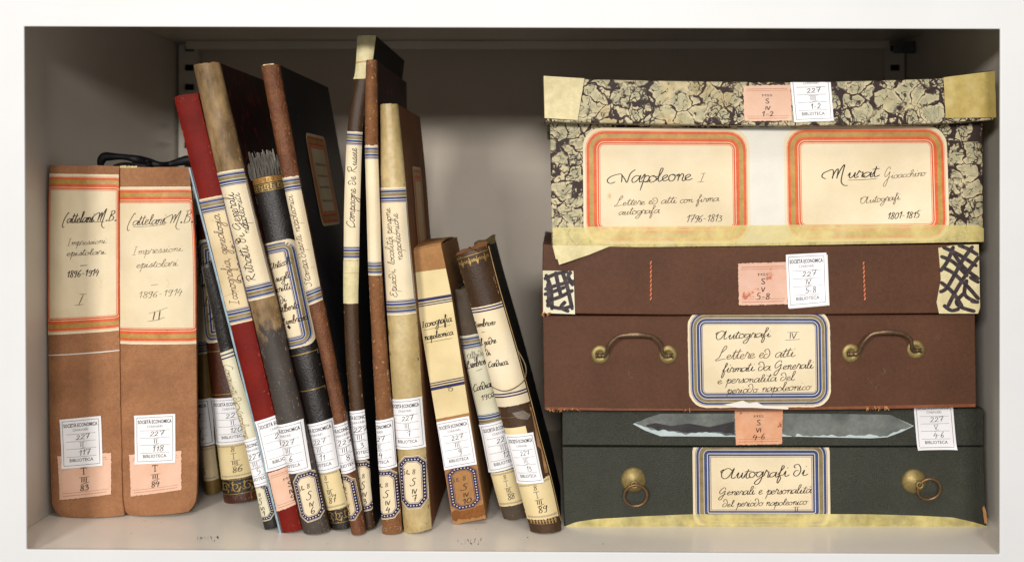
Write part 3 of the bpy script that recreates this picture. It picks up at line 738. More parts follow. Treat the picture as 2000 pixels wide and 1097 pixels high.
# rail under the back of the shelf above
kb = D/(D+DB-.03)
zr = ZC+(PV-97)*S/kb
quadbox('shelf_rail', [(cx0+.02, DB-.034, zr), (cxb-.03, DB-.034, zr), (cxb-.03, DB-.03, zr), (cx0+.02, DB-.03, zr), (cx0+.02, DB-.034, zt-.0005), (cxb-.03, DB-.034, zt-.0005), (cxb-.03, DB-.03, zt-.0005), (cx0+.02, DB-.03, zt-.0005)], 'inner_paint', .001, parent=ceil)
def upright(x, w_):
    A = Acc(); y = DB-.012
    z = 0.001; slots = []
    pitch = .0255; n = int(zt/pitch)
    # a perforated strip: bars between punched slots
    a, b = x-w_/2, x+w_/2; s0, s1 = x-w_*.22, x+w_*.28
    def bx(x0, x1, z0, z1, mat='inner_paint', yy=y):
        P = lambda i, j: Vector((x0+(x1-x0)*i, yy, z1+(z0-z1)*j)); A.grid(P, 1, 1, mat)
    bx(a, s0, .001, zt-.002); bx(s1, b, .001, zt-.002)
    for i in range(n+1):
        z0 = i*pitch+.001; bx(s0, s1, z0, min(z0+pitch-.008, zt-.002))
        if z0+pitch < zt: bx(s0-.0005, s1+.0005, z0+pitch-.0085, z0+pitch+.0005, 'dark_slot', y+.006)
    for xx in (a, b): A.poly([Vector((xx, y, .001)), Vector((xx, DB, .001)), Vector((xx, DB, zt-.002)), Vector((xx, y, zt-.002))], 'inner_paint')
    part(A, 'slotted_upright', back, None)
upright(cx0+.016, .026); upright(cxb-.016, .026)
def bracket(x, sg):
    z = zr+.006; y0, y1 = DB-.07, DB-.036
    A = Acc()
    c = [(x, y0, z-.016), (x+sg*.018, y0, z-.016), (x+sg*.018, y1, z-.012), (x, y1, z-.012), (x, y0, z-.001), (x+sg*.018, y0, z-.001), (x+sg*.018, y1, z-.001), (x, y1, z-.001)]
    c = [(p[0], p[1], p[2]) for p in c]
    quadbox('shelf_bracket', c, 'plate_dark', .0015, parent=back)
bracket(cxb-.027, 1)
def scratches():
    A = Acc(); rnd = random.Random(3)
    for u, v, n, w_ in ((384, 1052, 7, 45), (892, 1057, 8, 52)):
        for i in range(n):
            uu = u+w_*i/n; P = [(uu+rnd.uniform(0, w_/n*.7), v+rnd.uniform(-6, 5)) for _ in range(3)]
            for a, b in zip(P, P[1:]):
                if abs(a[0]-b[0])+abs(a[1]-b[1]) < 1: continue
                q = []
                for uu2, vv in ((a[0], a[1]-1.1), (b[0], b[1]-1.1), (b[0], b[1]+1.1), (a[0], a[1]+1.1)):
                    k = (vv-PV)/(FV-PV); q.append(Vector(((uu2-PU)*S/k, dep(k), .0002)))
                A.poly(q, 'dust')
    o = part(A, 'paint_chip', shelf, None); o['kind'] = 'stuff'
scratches()
def crumbs():
    A = Acc(); rnd = random.Random(5)
    pts = [(282, 1018), (315, 1020), (270, 1026), (350, 1017), (256, 1042), (1178, 1062), (500, 1040), (720, 1058), (640, 1062), (1030, 1050), (930, 1034)]
    for u, v in pts:
        k = (v-PV)/(FV-PV); c = Vector(((u-PU)*S/k, dep(k), .0004)); r = rnd.uniform(.0004, .0009)
        V = [c+Vector((rnd.uniform(-r, r), rnd.uniform(-r, r), rnd.uniform(-.0003, r))) for _ in range(4)]
        for f in ((0, 1, 2), (0, 1, 3), (1, 2, 3), (0, 2, 3)): A.poly([V[i] for i in f], 'dust')
    o = A.build('crumbs', None); o['label'] = 'small dark leather crumbs scattered on the shelf before the books'; o['category'] = 'debris'; o['kind'] = 'stuff'
crumbs()

# ---------------------------------------------------------------- the two cloth volumes on the left
def cattelani(rows, vb, label, v0, v1, lines, pink, lib, rom, num, depth=.20, wedge=0):
    sp, root = book('book', rows, vb, label, 'cloth_brown', 'cloth_brown', depth, R=.005, wedge=wedge, board=.003, torn=1.0, jag=.8, group='two brown cloth volumes at the left end')
    s = title(sp, root, v0, v1, sc_bands(ORANGE, 1.0), 'paper_cream', ol=27, orr=27, r=34, jag=.4)
    for f, a in lines:
        getattr(s, f)(*a)
    s.done()
    pink_label(sp, root, pink, ('T', 'III', lib[1]), mss=False)
    shelf_label(sp, root, lib[0], rom, num)
    worn(sp, root, 'worn_tan', len(label), 90, 1.6)
    return sp, root
sp, root = cattelani([(92, 322, 228, 324), (89, 480, 228, 480), (90, 700, 229, 690), (95, 950, 234, 945), (98, 988, 236, 986), (103, 1001, 238, 1000), (114, 1011, 238, 1009)], 1012,
    'brown cloth volume I with orange bordered label, leftmost book', 339, 655, [
    ('hand', ('Kattelani M.B.', (122, 436), (224, 431), 9.5, 1.9, 'ink')), ('pen', ([(137, 435), (170, 434), (203, 433)], 2.0)),
    ('hand', ('Impressioni', (130, 480), (204, 475), 5.6, 1.0, 'ink_brown')), ('hand', ('epistolari', (130, 500), (203, 496), 5.6, 1.2, 'ink')),
    ('pen', ([(157, 519), (164, 518), (171, 518)], 2.2)), ('hand', ('1896-1914', (130, 542), (192, 537), 6, 1.9, 'ink')),
    ('hand', ('I', (146, 596), (166, 594), 9, 1.5, 'ink'))],
    [(111, 891), (215, 884), (215, 965), (116, 976)], ([(117, 819), (197, 811), (200, 908), (121, 915)], '83'), 'II', '117')
A = Acc()
s = Sheet(sp, root, root, 'spine_line', sp.W+4, 2, at=(-2, 366)); s.base('paper_offwhite', step=2); s.done()
sp2, root2 = cattelani([(226, 327, 366, 326), (224, 480, 378, 480), (225, 700, 380, 700), (229, 940, 381, 930), (231, 982, 380, 970), (237, 999, 376, 988), (250, 1009, 364, 1002)], 1010,
    'brown cloth volume II with orange bordered label, second book from the left', 365, 672, [
    ('hand', ('Kattelani M.B.', (248, 441), (374, 434), 10, 1.5, 'ink')), ('pen', ([(259, 443), (290, 442), (323, 438)], 1.4)),
    ('hand', ('Impressioni', (257, 498), (353, 490), 6.4, .9, 'ink_brown')), ('hand', ('epistolari', (266, 523), (345, 519), 6.4, 1.1, 'ink_brown')),
    ('pen', ([(295, 557), (302, 556), (309, 555)], 1.2)), ('hand', ('1896-1914', (270, 582), (354, 576), 6, 1.1, 'ink')),
    ('pen', ([(290, 612), (308, 607), (328, 600)], .9)), ('pen', ([(303, 608), (299, 625)], 2.2)), ('pen', ([(313, 606), (310, 625)], 2.2)), ('pen', ([(289, 627), (305, 625), (322, 619)], 1.2))],
    [(252, 888), (353, 880), (353, 956), (255, 969)], ([(263, 811), (342, 807), (342, 902), (264, 906)], '84'), 'II', '118', depth=.08, wedge=.36)
A = Acc()
for i in range(5):
    u = 232+i*7; A.poly([sp2.pos(5+i*8, 0, .0004)+Vector((0, 0, -.0005)), sp2.pos(14+i*8, 0, .0004)+Vector((0, 0, -.0005)), sp2.pos(13+i*8, 0, .0004)+Vector((0, 0, random.uniform(.0005, .002))), sp2.pos(6+i*8, 0, .0004)+Vector((0, 0, random.uniform(.0005, .002)))], 'tape_yellow')
part(A, 'torn_headband', root2, root2)
# black ribbon lying on the two volumes
def ribbon():
    root = thing('ribbon', tuple(W3(290, 325, .14)), 'black ribbon tie looped on top of the two brown cloth volumes', 'ribbon')
    A = Acc(); d = .15
    P = [(198, 325, d), (197, 318, d), (203, 307, d), (222, 306, d), (245, 307, d), (265, 311, d), (288, 317, d+.01), (310, 322, d+.01), (330, 321, d+.02), (352, 316, d+.02), (372, 312, d+.02), (392, 318, d+.02)]
    pts = catmull3([W3(*p) for p in P], 6); A.tube(pts, lambda t: .0030+.0018*math.sin(t*9)**2, 'ribbon_black', 8)
    P = [(222, 325, d), (240, 320, d+.005), (262, 321, d), (285, 324, d), (300, 320, d+.01), (286, 314, d)]
    A.tube(catmull3([W3(*p) for p in P], 6), .0016, 'ribbon_black', 8)
    part(A, 'loop', root, root, smooth=True)
def catmull3(p, n):
    q = [p[0]]+p+[p[-1]]; out = []
    for i in range(1, len(q)-2):
        a, b, c, d = q[i-1:i+3]
        for t in range(n):
            t /= n; out.append(.5*((2*b)+(c-a)*t+(2*a-5*b+4*c-d)*t*t+(3*b-a-3*c+d)*t**3))
    out.append(p[-1]); return out
ribbon()

# ---------------------------------------------------------------- two set-back books
sp, root = book('book', [(364, 440, 391, 438), (376, 650, 404, 646), (388, 860, 415, 858), (397, 968, 427, 962)], 968,
    'narrow olive leather book set back beside the brown cloth volume II', 'olive_leather', 'black_cloth', .16, R=.006)
s = title(sp, root, 482, 694, sc_bands(BLUE, .8), 'paper_aged', ol=20, orr=20, r=20); s.hand('~~~~', (388, 560), (396, 500), 7, 1.3); s.done()
cream_label(sp, root, [(352, 880), (417, 870), (424, 936), (358, 945)], 'III', '85', 'paper_aged')
shelf_label(sp, root, [(333, 789), (408, 777), (418, 867), (342, 879)], 'II', '119')
sp, root = book('book', [(376, 420, 438, 412), (382, 480, 444, 472), (395, 655, 457, 647), (418, 868, 482, 862), (432, 986, 498, 978)], 985,
    'dark brown leather book with gilt scroll foot band, behind the ribbed black topped booklet', 'dark_red_leather', 'dark_leather', .17, R=.009)
s = title(sp, root, 470, 672, sc_bands(BLUE, .95), 'paper_cream', ol=2, orr=2, r=20)
s.hand('Gen.le', (385, 522), (432, 514), 8, 2.0); s.hand('maria', (388, 565), (434, 558), 8, 2.0); s.hand('Luisa', (394, 598), (440, 590), 8, 1.9); s.hand('Carlo', (400, 628), (444, 620), 8, 1.9); s.done()
cream_label(sp, root, [(419, 870), (488, 862), (495, 929), (428, 938)], 'III', '86')
shelf_label(sp, root, [(409, 779), (484, 773), (494, 862), (419, 870)], 'II', '120')
worn(sp, root, 'worn_tan', 10, 90)
def gilt_band(sp, root, b0, b1, ground='black_leather', name='gilt_band', motifs=3, lines=True):
    s = Sheet(sp, root, root, name, sp.W, b1-b0, at=(0, b0), h0=.0003); s.base(ground, step=2.5)
    h = b1-b0
    if lines:
        for y in (1.5, h-1.5): s.line(0, y, sp.W, y, 1.1, 'gold_leaf', 'gilding')
    n = motifs; wd = sp.W/n
    for i in range(n):
        cx = wd*(i+.5); sg = 1 if i % 2 else -1
        P = [(cx+(wd*.42*(1-t/14))*math.cos(t*.75)*1.0, h/2+sg*(h*.34*(1-t/14))*math.sin(t*.75)) for t in range(12)]
        s.stroke(P, 2.0, 'gold_leaf', False, 'gilding')
        for k in range(4):
            a = k*1.57+.6; s.stroke([(cx+wd*.3*math.cos(a), h/2+h*.2*math.sin(a)), (cx+wd*.46*math.cos(a+.3), h/2+h*.32*math.sin(a+.3)), (cx+wd*.5*math.cos(a+.6), h/2+h*.38*math.sin(a+.6))], 2.4, 'gold_leaf', False, 'gilding')
    s.done()
gilt_band(sp, root, sp.H-48, sp.H-17, motifs=3)
for b in (sp.H-300, sp.H-215):
    s = Sheet(sp, root, root, 'gilt_line', sp.W, 1.5, at=(0, b)); s.base('gold_leaf', step=1.5); s.done()

# ---------------------------------------------------------------- the leaning group
sp, root = book('book', [(391, 520, 412, 513), (409, 600, 433, 590), (426, 682, 451, 673), (452, 776, 477, 768), (478, 868, 503, 858), (500, 965, 525, 956), (515, 1036, 541, 1029)], 1036,
    'thin leaning booklet with ribbed black top, left of the pale blue folder', 'black_leather', 'black_cloth', .17, R=.003, board=.0018)
s = title(sp, root, 690, 960, None, 'paper_greenish', 24, 24, 0)
for y in (6, 13): s.line(0, y, s.w, y, 2.6, 'blue_dark', 'printed_border')
s.hand('Congiunti ∂i Napoleone', (436, 712), (476, 856), 8, 1.4, 'ink_pale', slant=.2, caps=.85); s.done()
A = Acc()
for i in range(40):
    b = 8+i*4.0; A.tube([sp.pos(1.5, b, .0004), sp.pos(sp.W*.5, b+1, .0009), sp.pos(sp.W-1.5, b+.5, .0004)], .0005, 'black_leather', 5)
for i in range(60): A.tube([sp.pos(1.6, 6+i*2.8, .0004), sp.pos(2.4, 7.4+i*2.8, .0007)], .0003, 'string_grey', 4)
o = part(A, 'ribbed_tape', root, root); o['kind'] = 'stuff'
octo_label(sp, root, [(478, 950), (520, 938), (540, 1010), (496, 1024)], '1', 'paper_greenish', 'VI')
shelf_label(sp, root, [(452, 868), (519, 846), (540, 938), (473, 960)], 'III', '5')

# thin folder
def folder():
    sp = Spine([(367, 328, 373, 327), (414, 513, 421, 512), (455, 675, 462, 674), (501, 858, 508, 857), (545, 1042, 552, 1041)], 1041, R=.0008)
    f = sp.pos(sp.W/2, sp.H, 0, y=0); root = thing('folder', (f.x, sp.d, 0), 'thin pale blue folder edge leaning along the left side of the red book', 'folder')
    spine_shell(sp, root, 'spine', 'blue_plate', a1=.6, nx=4, torn=.3)
    slab(sp, root, 'cover', 'plate_dark', .62, .98, .001, .16)
    slab(sp, root, 'back_cover', 'blue_plate', .02, .5, .0052, .16)
folder()

sp, root = book('book', [(337, 188, 384, 181), (362, 290, 408, 282), (387, 390, 432, 381), (417, 512, 462, 503), (448, 639, 492, 629), (501, 850, 542, 840), (550, 1042, 588, 1035)], 1042,
    'bright red cloth book with blue striped label leaning at the left of the group', 'red_cloth', 'red_cloth', .18, R=.003, right_mat='red_cloth', sq=3)
s = title(sp, root, 390, 636, sc_bands(BLUE, .95), 'paper_aged', ol=28, orr=28, r=20)
s.hand('Iconografia, genealogia', (467, 594), (428, 420), 8.5, 1.7, 'ink_brown', slant=.15, caps=.85)
s.hand('∂inastia', (478, 548), (457, 455), 7, 1.6, 'ink_brown', slant=.15)
s.pen([(428, 583), (446, 576), (466, 568)], .5, 'ink_grey'); s.done()
pink_label(sp, root, [(522, 924), (592, 900), (609, 973), (540, 999)], ('S', 'IV', '9'), w=80, h=80)
shelf_label(sp, root, [(499, 823), (572, 799), (594, 898), (521, 922)], 'III', '10')
worn(sp, root, 'red_light_edge', 1, 130, 3.0)

sp, root = book('book', [(372, 126, 422, 120), (394, 228, 446, 220), (419, 338, 471, 329), (449, 460, 500, 450), (481, 588, 532, 576), (510, 710, 560, 700), (538, 830, 589, 819), (564, 940, 614, 930), (589, 1045, 640, 1040)], 1046,
    'tall leaning book with scuffed olive brown spine, resting on the red book', 'olive_spine', 'red_marbled', .20, R=.0075)
s = title(sp, root, 338, 590, sc_bands(BLUE, .95), 'paper_cream', ol=28, orr=28, r=20, jag=1.2)
s.hand('Ritratti ∂i Generali', (500, 547), (456, 378), 10, 2.0, 'ink', slant=.15, caps=.8)
s.hand('napoleonici', (487, 455), (467, 378), 7.5, 1.6, 'ink', slant=.15)
s.pen([(463, 465), (466, 469), (470, 472)], 8, 'ink'); s.done()
octo_label(sp, root, [(568, 928), (617, 913), (637, 1008), (589, 1024)], '6')
shelf_label(sp, root, [(515, 838), (588, 819), (605, 916), (531, 936)], 'III', '6')
worn(sp, root, 'worn_tan', 2, 110)
A = Acc()
for i in range(7):
    a = 6+i*6.2; A.grid(lambda x, y: sp.pos(a+5.5*x, 0, 0, y=.002+.004*y)+Vector((0, 0, .0004+.0012*abs(math.sin(i*2.1)))), 1, 1, 'torn_core')
part(A, 'torn_headcap', root, root)

sp, root = book('book', [(487, 350, 546, 339), (512, 470, 571, 457), (560, 682, 614, 668), (580, 768, 632, 756), (612, 900, 664, 890), (642, 1037, 692, 1030)], 1038,
    'black leather book with gilt bands and frayed grey headcap, leaning', 'black_leather', 'black_cloth', .17, R=.0085)
s = title(sp, root, 477, 684, sc_bands(BLUE, .72), 'paper_cream', ol=30, orr=0, r=24)
for tx, p0, p1 in (('Articoli', (525, 528), (568, 514)), ('sugli', (537, 551), (566, 542)), ('scritti', (534, 573), (568, 564)), ('∂i', (546, 594), (559, 588)), ('Alberto', (541, 613), (583, 601)), ('Lumbroso', (547, 637), (598, 624))):
    s.hand(tx, p0, p1, 6.6, 1.7, 'ink', slant=.2, caps=.75)
s.pen([(561, 636), (564, 639), (567, 641)], 6, 'ink'); s.done()
cream_label(sp, root, [(607, 926), (660, 914), (677, 988), (624, 1002)], 'III', '87')
shelf_label(sp, root, [(577, 836), (648, 817), (665, 914), (594, 933)], 'III', '11', ink='ink_grey')
worn(sp, root, 'worn_grey', 3, 110)
gilt_band(sp, root, 1, 13, 'cardboard_dark', 'headband_tooling', 4); gilt_band(sp, root, 13.5, 30, 'black_leather', 'gilt_band', 5)
gilt_band(sp, root, sp.H-42, sp.H-13, 'black_leather', 'gilt_band', 3)
for b in (sp.H-352, sp.H-280):
    s = Sheet(sp, root, root, 'gilt_line', sp.W, 1.8, at=(0, b)); s.base('gold_leaf', step=1.8); s.done()
A = Acc(); rnd = random.Random(11)
for i in range(54):
    rowk = i % 3; a = 1+(i//3)*(sp.W-4)/18+rowk*1.1; h = rnd.uniform(.018, .026)-(.007 if i < 4 else 0)-(.004 if i > 49 else 0)
    b = sp.pos(a, 3, 0, y=.003+rowk*.004+rnd.uniform(0, .003)); wv = rnd.uniform(.0008, .0017); ln = -.24*h+rnd.uniform(-.0006, .0006)
    ph = rnd.uniform(0, 6); amp = rnd.uniform(.0002, .0009)
    def fp(i_, j_, b=b, wv=wv, h=h, ln=ln, ph=ph, amp=amp): return b+Vector((ln*j_+wv*(i_-.5)+amp*math.sin(j_*5+ph), .0015*math.sin(ph+j_*2)+wv*.7*abs(i_-.5), h*j_+(.001*math.sin(ph*3+i_*3) if j_ > .9 else 0)))
    A.grid(fp, 2, 6, 'grey_fray' if i % 3 else 'grey_fray_dark')
o = part(A, 'frayed_lining', root, root); o['kind'] = 'stuff'; o['label'] = 'frayed grey lining standing up out of the spine'

sp, root = book('book', [(506, 128, 541, 124), (527, 238, 561, 233), (548, 346, 580, 341), (573, 466, 603, 458), (600, 598, 628, 586), (627, 715, 652, 706), (650, 832, 675, 822), (668, 940, 694, 932), (684, 1046, 712, 1042)], 1047,
    'leaning brown pebbled leather spine with black cover bearing an orange bordered label', 'brown_leather', 'black_marbled', .215, R=.006)
s = title(sp, root, 348, 598, sc_bands(BLUE, .9), 'paper_cream', ol=28, orr=28, r=20, jag=2.5)
s.hand('Stampa ∂ipinti napoleonici', (609, 558), (571, 382), 7.5, 1.4, 'ink_brown', slant=.15, caps=.85); s.done()
octo_label(sp, root, [(640, 938), (690, 922), (707, 1010), (657, 1026)], '8', 'paper_aged')
shelf_label(sp, root, [(628, 838), (696, 816), (713, 912), (645, 934)], 'III', '8')
worn(sp, root, 'worn_tan', 4, 120)
side = Side(sp, .215)
s = Sheet(side, root, root, 'cover_label', 190, 200, at=(120, 130), h0=.0004); s.base('paper_aged', 'round', 18, step=12); s.rings(ORANGE, 22)
for y in (70, 95, 120, 150): s.hand('~~~~~~', (45, y), (150, y), 8, 2, 'ink_brown', px=False)
s.done()
A = Acc(); A.grid(lambda i, j: sp.pos(6+i*(sp.W-12), 0, 0, y=.0012+.006*j)+Vector((0, 0, .0005)), 4, 1, 'tape_yellow')
A.grid(lambda i, j: sp.pos(6+i*(sp.W-12), 0, 0, y=.0012)+Vector((0, 0, .0005-.001*j)), 4, 1, 'tape_yellow'); part(A, 'torn_headcap', root, root)

# ---------------------------------------------------------------- the upright group
sp, root = book('book', [(698, 69, 733, 68), (692, 154, 722, 153), (683, 205, 713, 205), (677, 255, 707, 257), (671, 400, 702, 400), (670, 508, 700, 508), (670, 593, 698, 593), (674, 700, 702, 700), (682, 799, 710, 797), (693, 895, 719, 892), (703, 998, 727, 994), (708, 1037, 732, 1031)], 1037,
    'thin dark bowed book mended with pale tape, tallest of all', 'dark_leather', 'black_cloth', .19, R=.0035, board=.002)
s = title(sp, root, 256, 508, sc_bands(BLUE, .85), 'paper_cream', ol=28, orr=28, r=20)
s.hand('Campagne ∂e Russie', (691, 446), (697, 290), 7.5, 1.6, 'ink', slant=.12, caps=.9); s.done()
s = Sheet(sp, root, root, 'mending_tape', 40, 86, at=(-2, 0), h0=.0008, lift=.0015); s.base('tape_pale', jag=2.0, step=4); s.line(0, 54, 40, 50, 3, 'tape_tan', 'tape_seam'); s.done()
s = Sheet(sp, root, root, 'mending_tape', 40, 84, at=(-2, 442), h0=.0006); s.base('tape_pale', jag=1.0, step=4); s.line(0, 25, 40, 23, .8, 'tape_tan', 'tape_seam'); s.done()
octo_label(sp, root, [(681, 903), (727, 896), (737, 993), (690, 1002)], '3')
shelf_label(sp, root, [(661, 806), (731, 797), (739, 893), (669, 902)], 'III', '3')
worn(sp, root, 'worn_tan', 5, 90)

sp, root = book('book', [(713, 117, 734, 116), (711, 200, 735, 200), (711, 282, 736, 282), (714, 400, 740, 400), (718, 538, 744, 538), (724, 660, 752, 660), (729, 759, 760, 759), (733, 822, 766, 815), (739, 918, 773, 912), (745, 1045, 784, 1042)], 1045,
    'thin upright book with worn tan cloth spine and dark maroon marbled cover', 'tan_cloth', 'maroon_marbled', .20, R=.005)
s = title(sp, root, 284, 538, sc_bands(BLUE, .85), 'paper_cream', ol=28, orr=28, r=20, jag=2.8)
s.hand('~~~~~ ~~~~~~~~~ ~~~~~~~', (719, 515), (714, 350), 5, .6, 'ink_pale', slant=.1); s.done()
octo_label(sp, root, [(722, 922), (777, 913), (785, 1008), (731, 1018)], '4')
shelf_label(sp, root, [(698, 829), (768, 815), (776, 911), (706, 925)], 'III', '4')
worn(sp, root, 'worn_pale', 6, 120)

sp, root = book('book', [(740, 203, 774, 202), (741, 290, 783, 288), (741, 367, 790, 365), (744, 450, 796, 448), (754, 616, 811, 612), (763, 759, 821, 756), (773, 876, 829, 874), (787, 1043, 841, 1036)], 1043,
    'book with pale stained vellum spine and plain brown boards, right of the thin tan spine', 'vellum', 'brown_board', .17, R=.007)
s = title(sp, root, 367, 617, sc_bands(BLUE, .95), 'paper_cream', ol=28, orr=28, r=20, jag=.8)
s.hand('Episo∂i, località persone', (776, 580), (762, 408), 7, 1.4, 'ink_brown', slant=.15, caps=.9)
s.hand('napoleoniche', (786, 508), (776, 418), 7, 1.4, 'ink_brown', slant=.15); s.done()
octo_label(sp, root, [(775, 891), (832, 887), (836, 991), (782, 995)], '7')
shelf_label(sp, root, [(757, 782), (821, 775), (829, 874), (765, 879)], 'III', '7')
worn(sp, root, 'olive_leather', 7, 90)
side = Side(sp, .17)
s = Sheet(side, root, root, 'cover_label', 150, 190, at=(120, 120), h0=.0004); s.base('paper_aged', 'round', 14, step=12); s.rings(ORANGE, 18); s.done()

# ---------------------------------------------------------------- cardboard slipcase "Iconografia napoleonica"
def slipcase():
    sp = Spine([(801, 490, 861, 477), (809, 532, 871, 524), (815, 590, 882, 579), (841, 755, 907, 742), (862, 880, 926, 868), (885, 1024, 949, 1012)], 1024, R=0, flat=True)
    f = sp.pos(sp.W/2, sp.H, 0, y=0); root = thing('slipcase', (f.x, sp.d, 0), 'brown cardboard slipcase with dark blue triple stripes on its cream label, leaning', 'box')
    spine_shell(sp, root, 'front_panel', 'cardboard', thick=.003, torn=0, jag=0, nx=8)
    slab(sp, root, 'case_body', 'cardboard', .0, 1.0, .0032, .165, 0, 0, bevel=.001)
    # loose lid flap on top
    A = Acc()
    def P(i, j):
        p = sp.pos(i*sp.W, 0, 0, y=.003+.12*j); p.z += .0016+.004*j*(1-i)+.0018*math.sin(j*3); return p
    A.grid(P, 4, 6, 'cardboard'); A.grid(lambda i, j: P(i, j)-Vector((0, 0, .0014)), 4, 6, 'cardboard', flip=True)
    A.grid(lambda i, j: P(i, 0)-Vector((0, 0, .0014*j)), 4, 1, 'cardboard'); A.grid(lambda i, j: P(1, i)-Vector((0, 0, .0014*j)), 6, 1, 'cardboard')
    part(A, 'lid_flap', root, root)
    s = title(sp, root, 532, 818, None, 'paper_yellowish', 0, 0, 0, jag=.5)
    for y0, hs in ((52, (6, 2.4, 2.0)), (216, (2.0, 2.4, 6))):
        y = y0
        for h in hs: s.line(0, y+h/2, s.w, y+h/2, h, 'blue_dark', 'printed_border'); y += h+2.2
    s.hand('Iconografia', (824, 640), (881, 627), 7, 1.8, 'ink', slant=.15, caps=.7); s.pen([(827, 645), (850, 640), (880, 634)], 1.1)
    s.hand('napoleonica', (830, 664), (884, 653), 6.5, 1.8, 'ink', slant=.1); s.pen([(833, 669), (855, 665), (884, 660)], 1.3)
    s.hand('15', (874, 764), (886, 762), 5, 1.6, 'print_black', slant=0); s.done()
    octo_label(sp, root, [(868, 913), (931, 903), (943, 987), (881, 1001)], '10', 'cardboard', dots='paper_yellowish')
    shelf_label(sp, root, [(850, 824), (916, 811), (932, 905), (866, 917)], 'III', '9')
    s = Sheet(sp, root, root, 'worn_foot', sp.W, 20, at=(0, sp.H-27), h0=.0003); s.base('cardboard_dark', jag=5, step=3); s.done()
slipcase()

# ---------------------------------------------------------------- last two books
sp, root = book('book', [(884, 568, 932, 558), (897, 657, 948, 647), (916, 745, 968, 734), (936, 831, 988, 820), (955, 923, 1006, 913), (972, 980, 1022, 972), (984, 1018, 1032, 1010)], 1018,
    'short taupe cloth book leaning between the cardboard slipcase and the last leather book', 'taupe_cloth', 'dark_leather', .15, R=.007)
s = title(sp, root, 658, 838, sc_bands(BLUE, .85), 'paper_greenish', ol=24, orr=24, r=20)
s.hand('Alfre∂o', (914, 702), (944, 693), 6, 1.0, 'ink_grey', slant=.1, caps=.8); s.hand('Lumbroso', (911, 721), (952, 709), 7.5, 1.7, 'ink', slant=.15, caps=.8)
s.pen([(930, 724), (936, 722), (942, 719)], 1.3); s.hand('Car∂iac', (924, 765), (962, 754), 7, 1.8, 'ink', slant=.15, caps=.8); s.hand('1902', (941, 782), (968, 773), 5, 1.6, 'ink', slant=.1); s.done()
cream_label(sp, root, [(958, 925), (1008, 914), (1024, 982), (975, 991)], 'III', '88')
shelf_label(sp, root, [(936, 831), (1006, 813), (1023, 908), (953, 925)], 'III', '12')
worn(sp, root, 'worn_tan', 9, 60)

sp, root = book('book', [(889, 500, 950, 480), (904, 552, 964, 535), (919, 602, 979, 589), (944, 695, 1006, 682), (971, 796, 1034, 785), (990, 865, 1052, 856), (1012, 950, 1075, 942), (1036, 1042, 1097, 1040)], 1043,
    'dark leather book with gilt top ornament and string, beside the box stack', 'dark_leather', 'black_cloth', .15, R=.008, torn=5)
s = title(sp, root, 603, 797, None, 'paper_cream', 0, 0, 0, jag=.8)
for y0 in (4, 177):
    for q in (0, 5.5): s.line(0, y0+q, s.w, y0+q, 2.8, 'blue_dark', 'printed_border')
for tx, p0, p1 in (('Lumbroso', (921, 642), (967, 633)), ('il pa∂re', (936, 677), (969, 669)), ('∂i', (951, 696), (958, 693)), ('Car∂ucci', (953, 718), (992, 711))):
    s.hand(tx, p0, p1, 6.2, 1.7, 'ink', slant=.15, caps=.8)
s.pen([(940, 650), (943, 649), (947, 648)], 1.5); s.done()
s = Sheet(sp, root, root, 'gilt_band', sp.W, 25, at=(0, 6), h0=.0003); s.base('dark_leather', step=3)
s.line(0, 2, sp.W, 2, 1.2, 'gold_leaf', 'gilding')
for i in range(4):
    cx = 9+i*15
    for sg in (-1, 1):
        s.stroke([(cx, 20), (cx+sg*3, 12), (cx+sg*6, 10), (cx+sg*6.5, 14), (cx+sg*4, 15)], 1.8, 'gold_leaf', False, 'gilding')
    s.stroke([(cx, 22), (cx, 14), (cx, 6)], 1.8, 'gold_leaf', False, 'gilding')
s.done()
s = Sheet(sp, root, root, 'blind_tooling', sp.W, 60, at=(0, sp.H-33), h0=.0003); s.base('dark_leather', step=4)
for i in range(9): s.stroke([(6+i*6, 2), (9+i*6, 8), (6+i*6, 14)], 1.3, 'tape_tan', False, 'gilding'); s.stroke([(9+i*6, 2), (6+i*6, 8), (9+i*6, 14)], 1.3, 'tape_tan', False, 'gilding')
s.done()
s = Sheet(sp, root, root, 'gilt_line', sp.W, 1.2, at=(0, sp.H-236)); s.line(0, .6, sp.W, .6, 1.1, 'gold_leaf', 'gilding', dash=3); s.base('dark_leather', step=1.2); s.done()
s = Sheet(sp, root, root, 'paper_slip', 42, 22, [(984, 838), (1026, 831), (1031, 850), (989, 857)], h0=.0004); s.base('paper_yellowish', step=4); s.done()
cream_label(sp, root, [(1010, 948), (1074, 931), (1092, 1010), (1030, 1016)], 'III', '89', jag=3)
shelf_label(sp, root, [(987, 850), (1040, 844), (1061, 941), (1010, 946)], 'III', '13')
worn(sp, root, 'worn_tan', 8, 160, 3.0)
sp16, root16 = sp, root
A = Acc()
A.tube(catmull3([sp.pos(0, 272, .0005), sp.pos(20, 281, .001), sp.pos(42, 279, .001), sp.pos(sp.W, 268, .0012), sp.pos(sp.W+6, 240, .003), sp.pos(sp.W+16, 205, -.01)], 5), .0006, 'string_grey', 5)
A.tube([sp.pos(sp.W+1.2, b, 0, y=.012)+Vector((.0004, 0, 0)) for b in range(2, int(sp.H)-4, 12)], .0005, 'tape_tan', 5)
part(A, 'binding_string', root, root, smooth=True)
A = Acc(); pts = [(0, 4), (.2, 9), (.45, 5), (.7, 12), (1, 8)]
for (i0, h0_), (i1, h1_) in zip(pts, pts[1:]):
    A.grid(lambda i, j: sp.pos((i0+(i1-i0)*i)*sp.W, 0, 0, y=.006+.01*j)+Vector((0, 0, (h0_+(h1_-h0_)*i)*S*j)), 2, 2, 'brown_board')
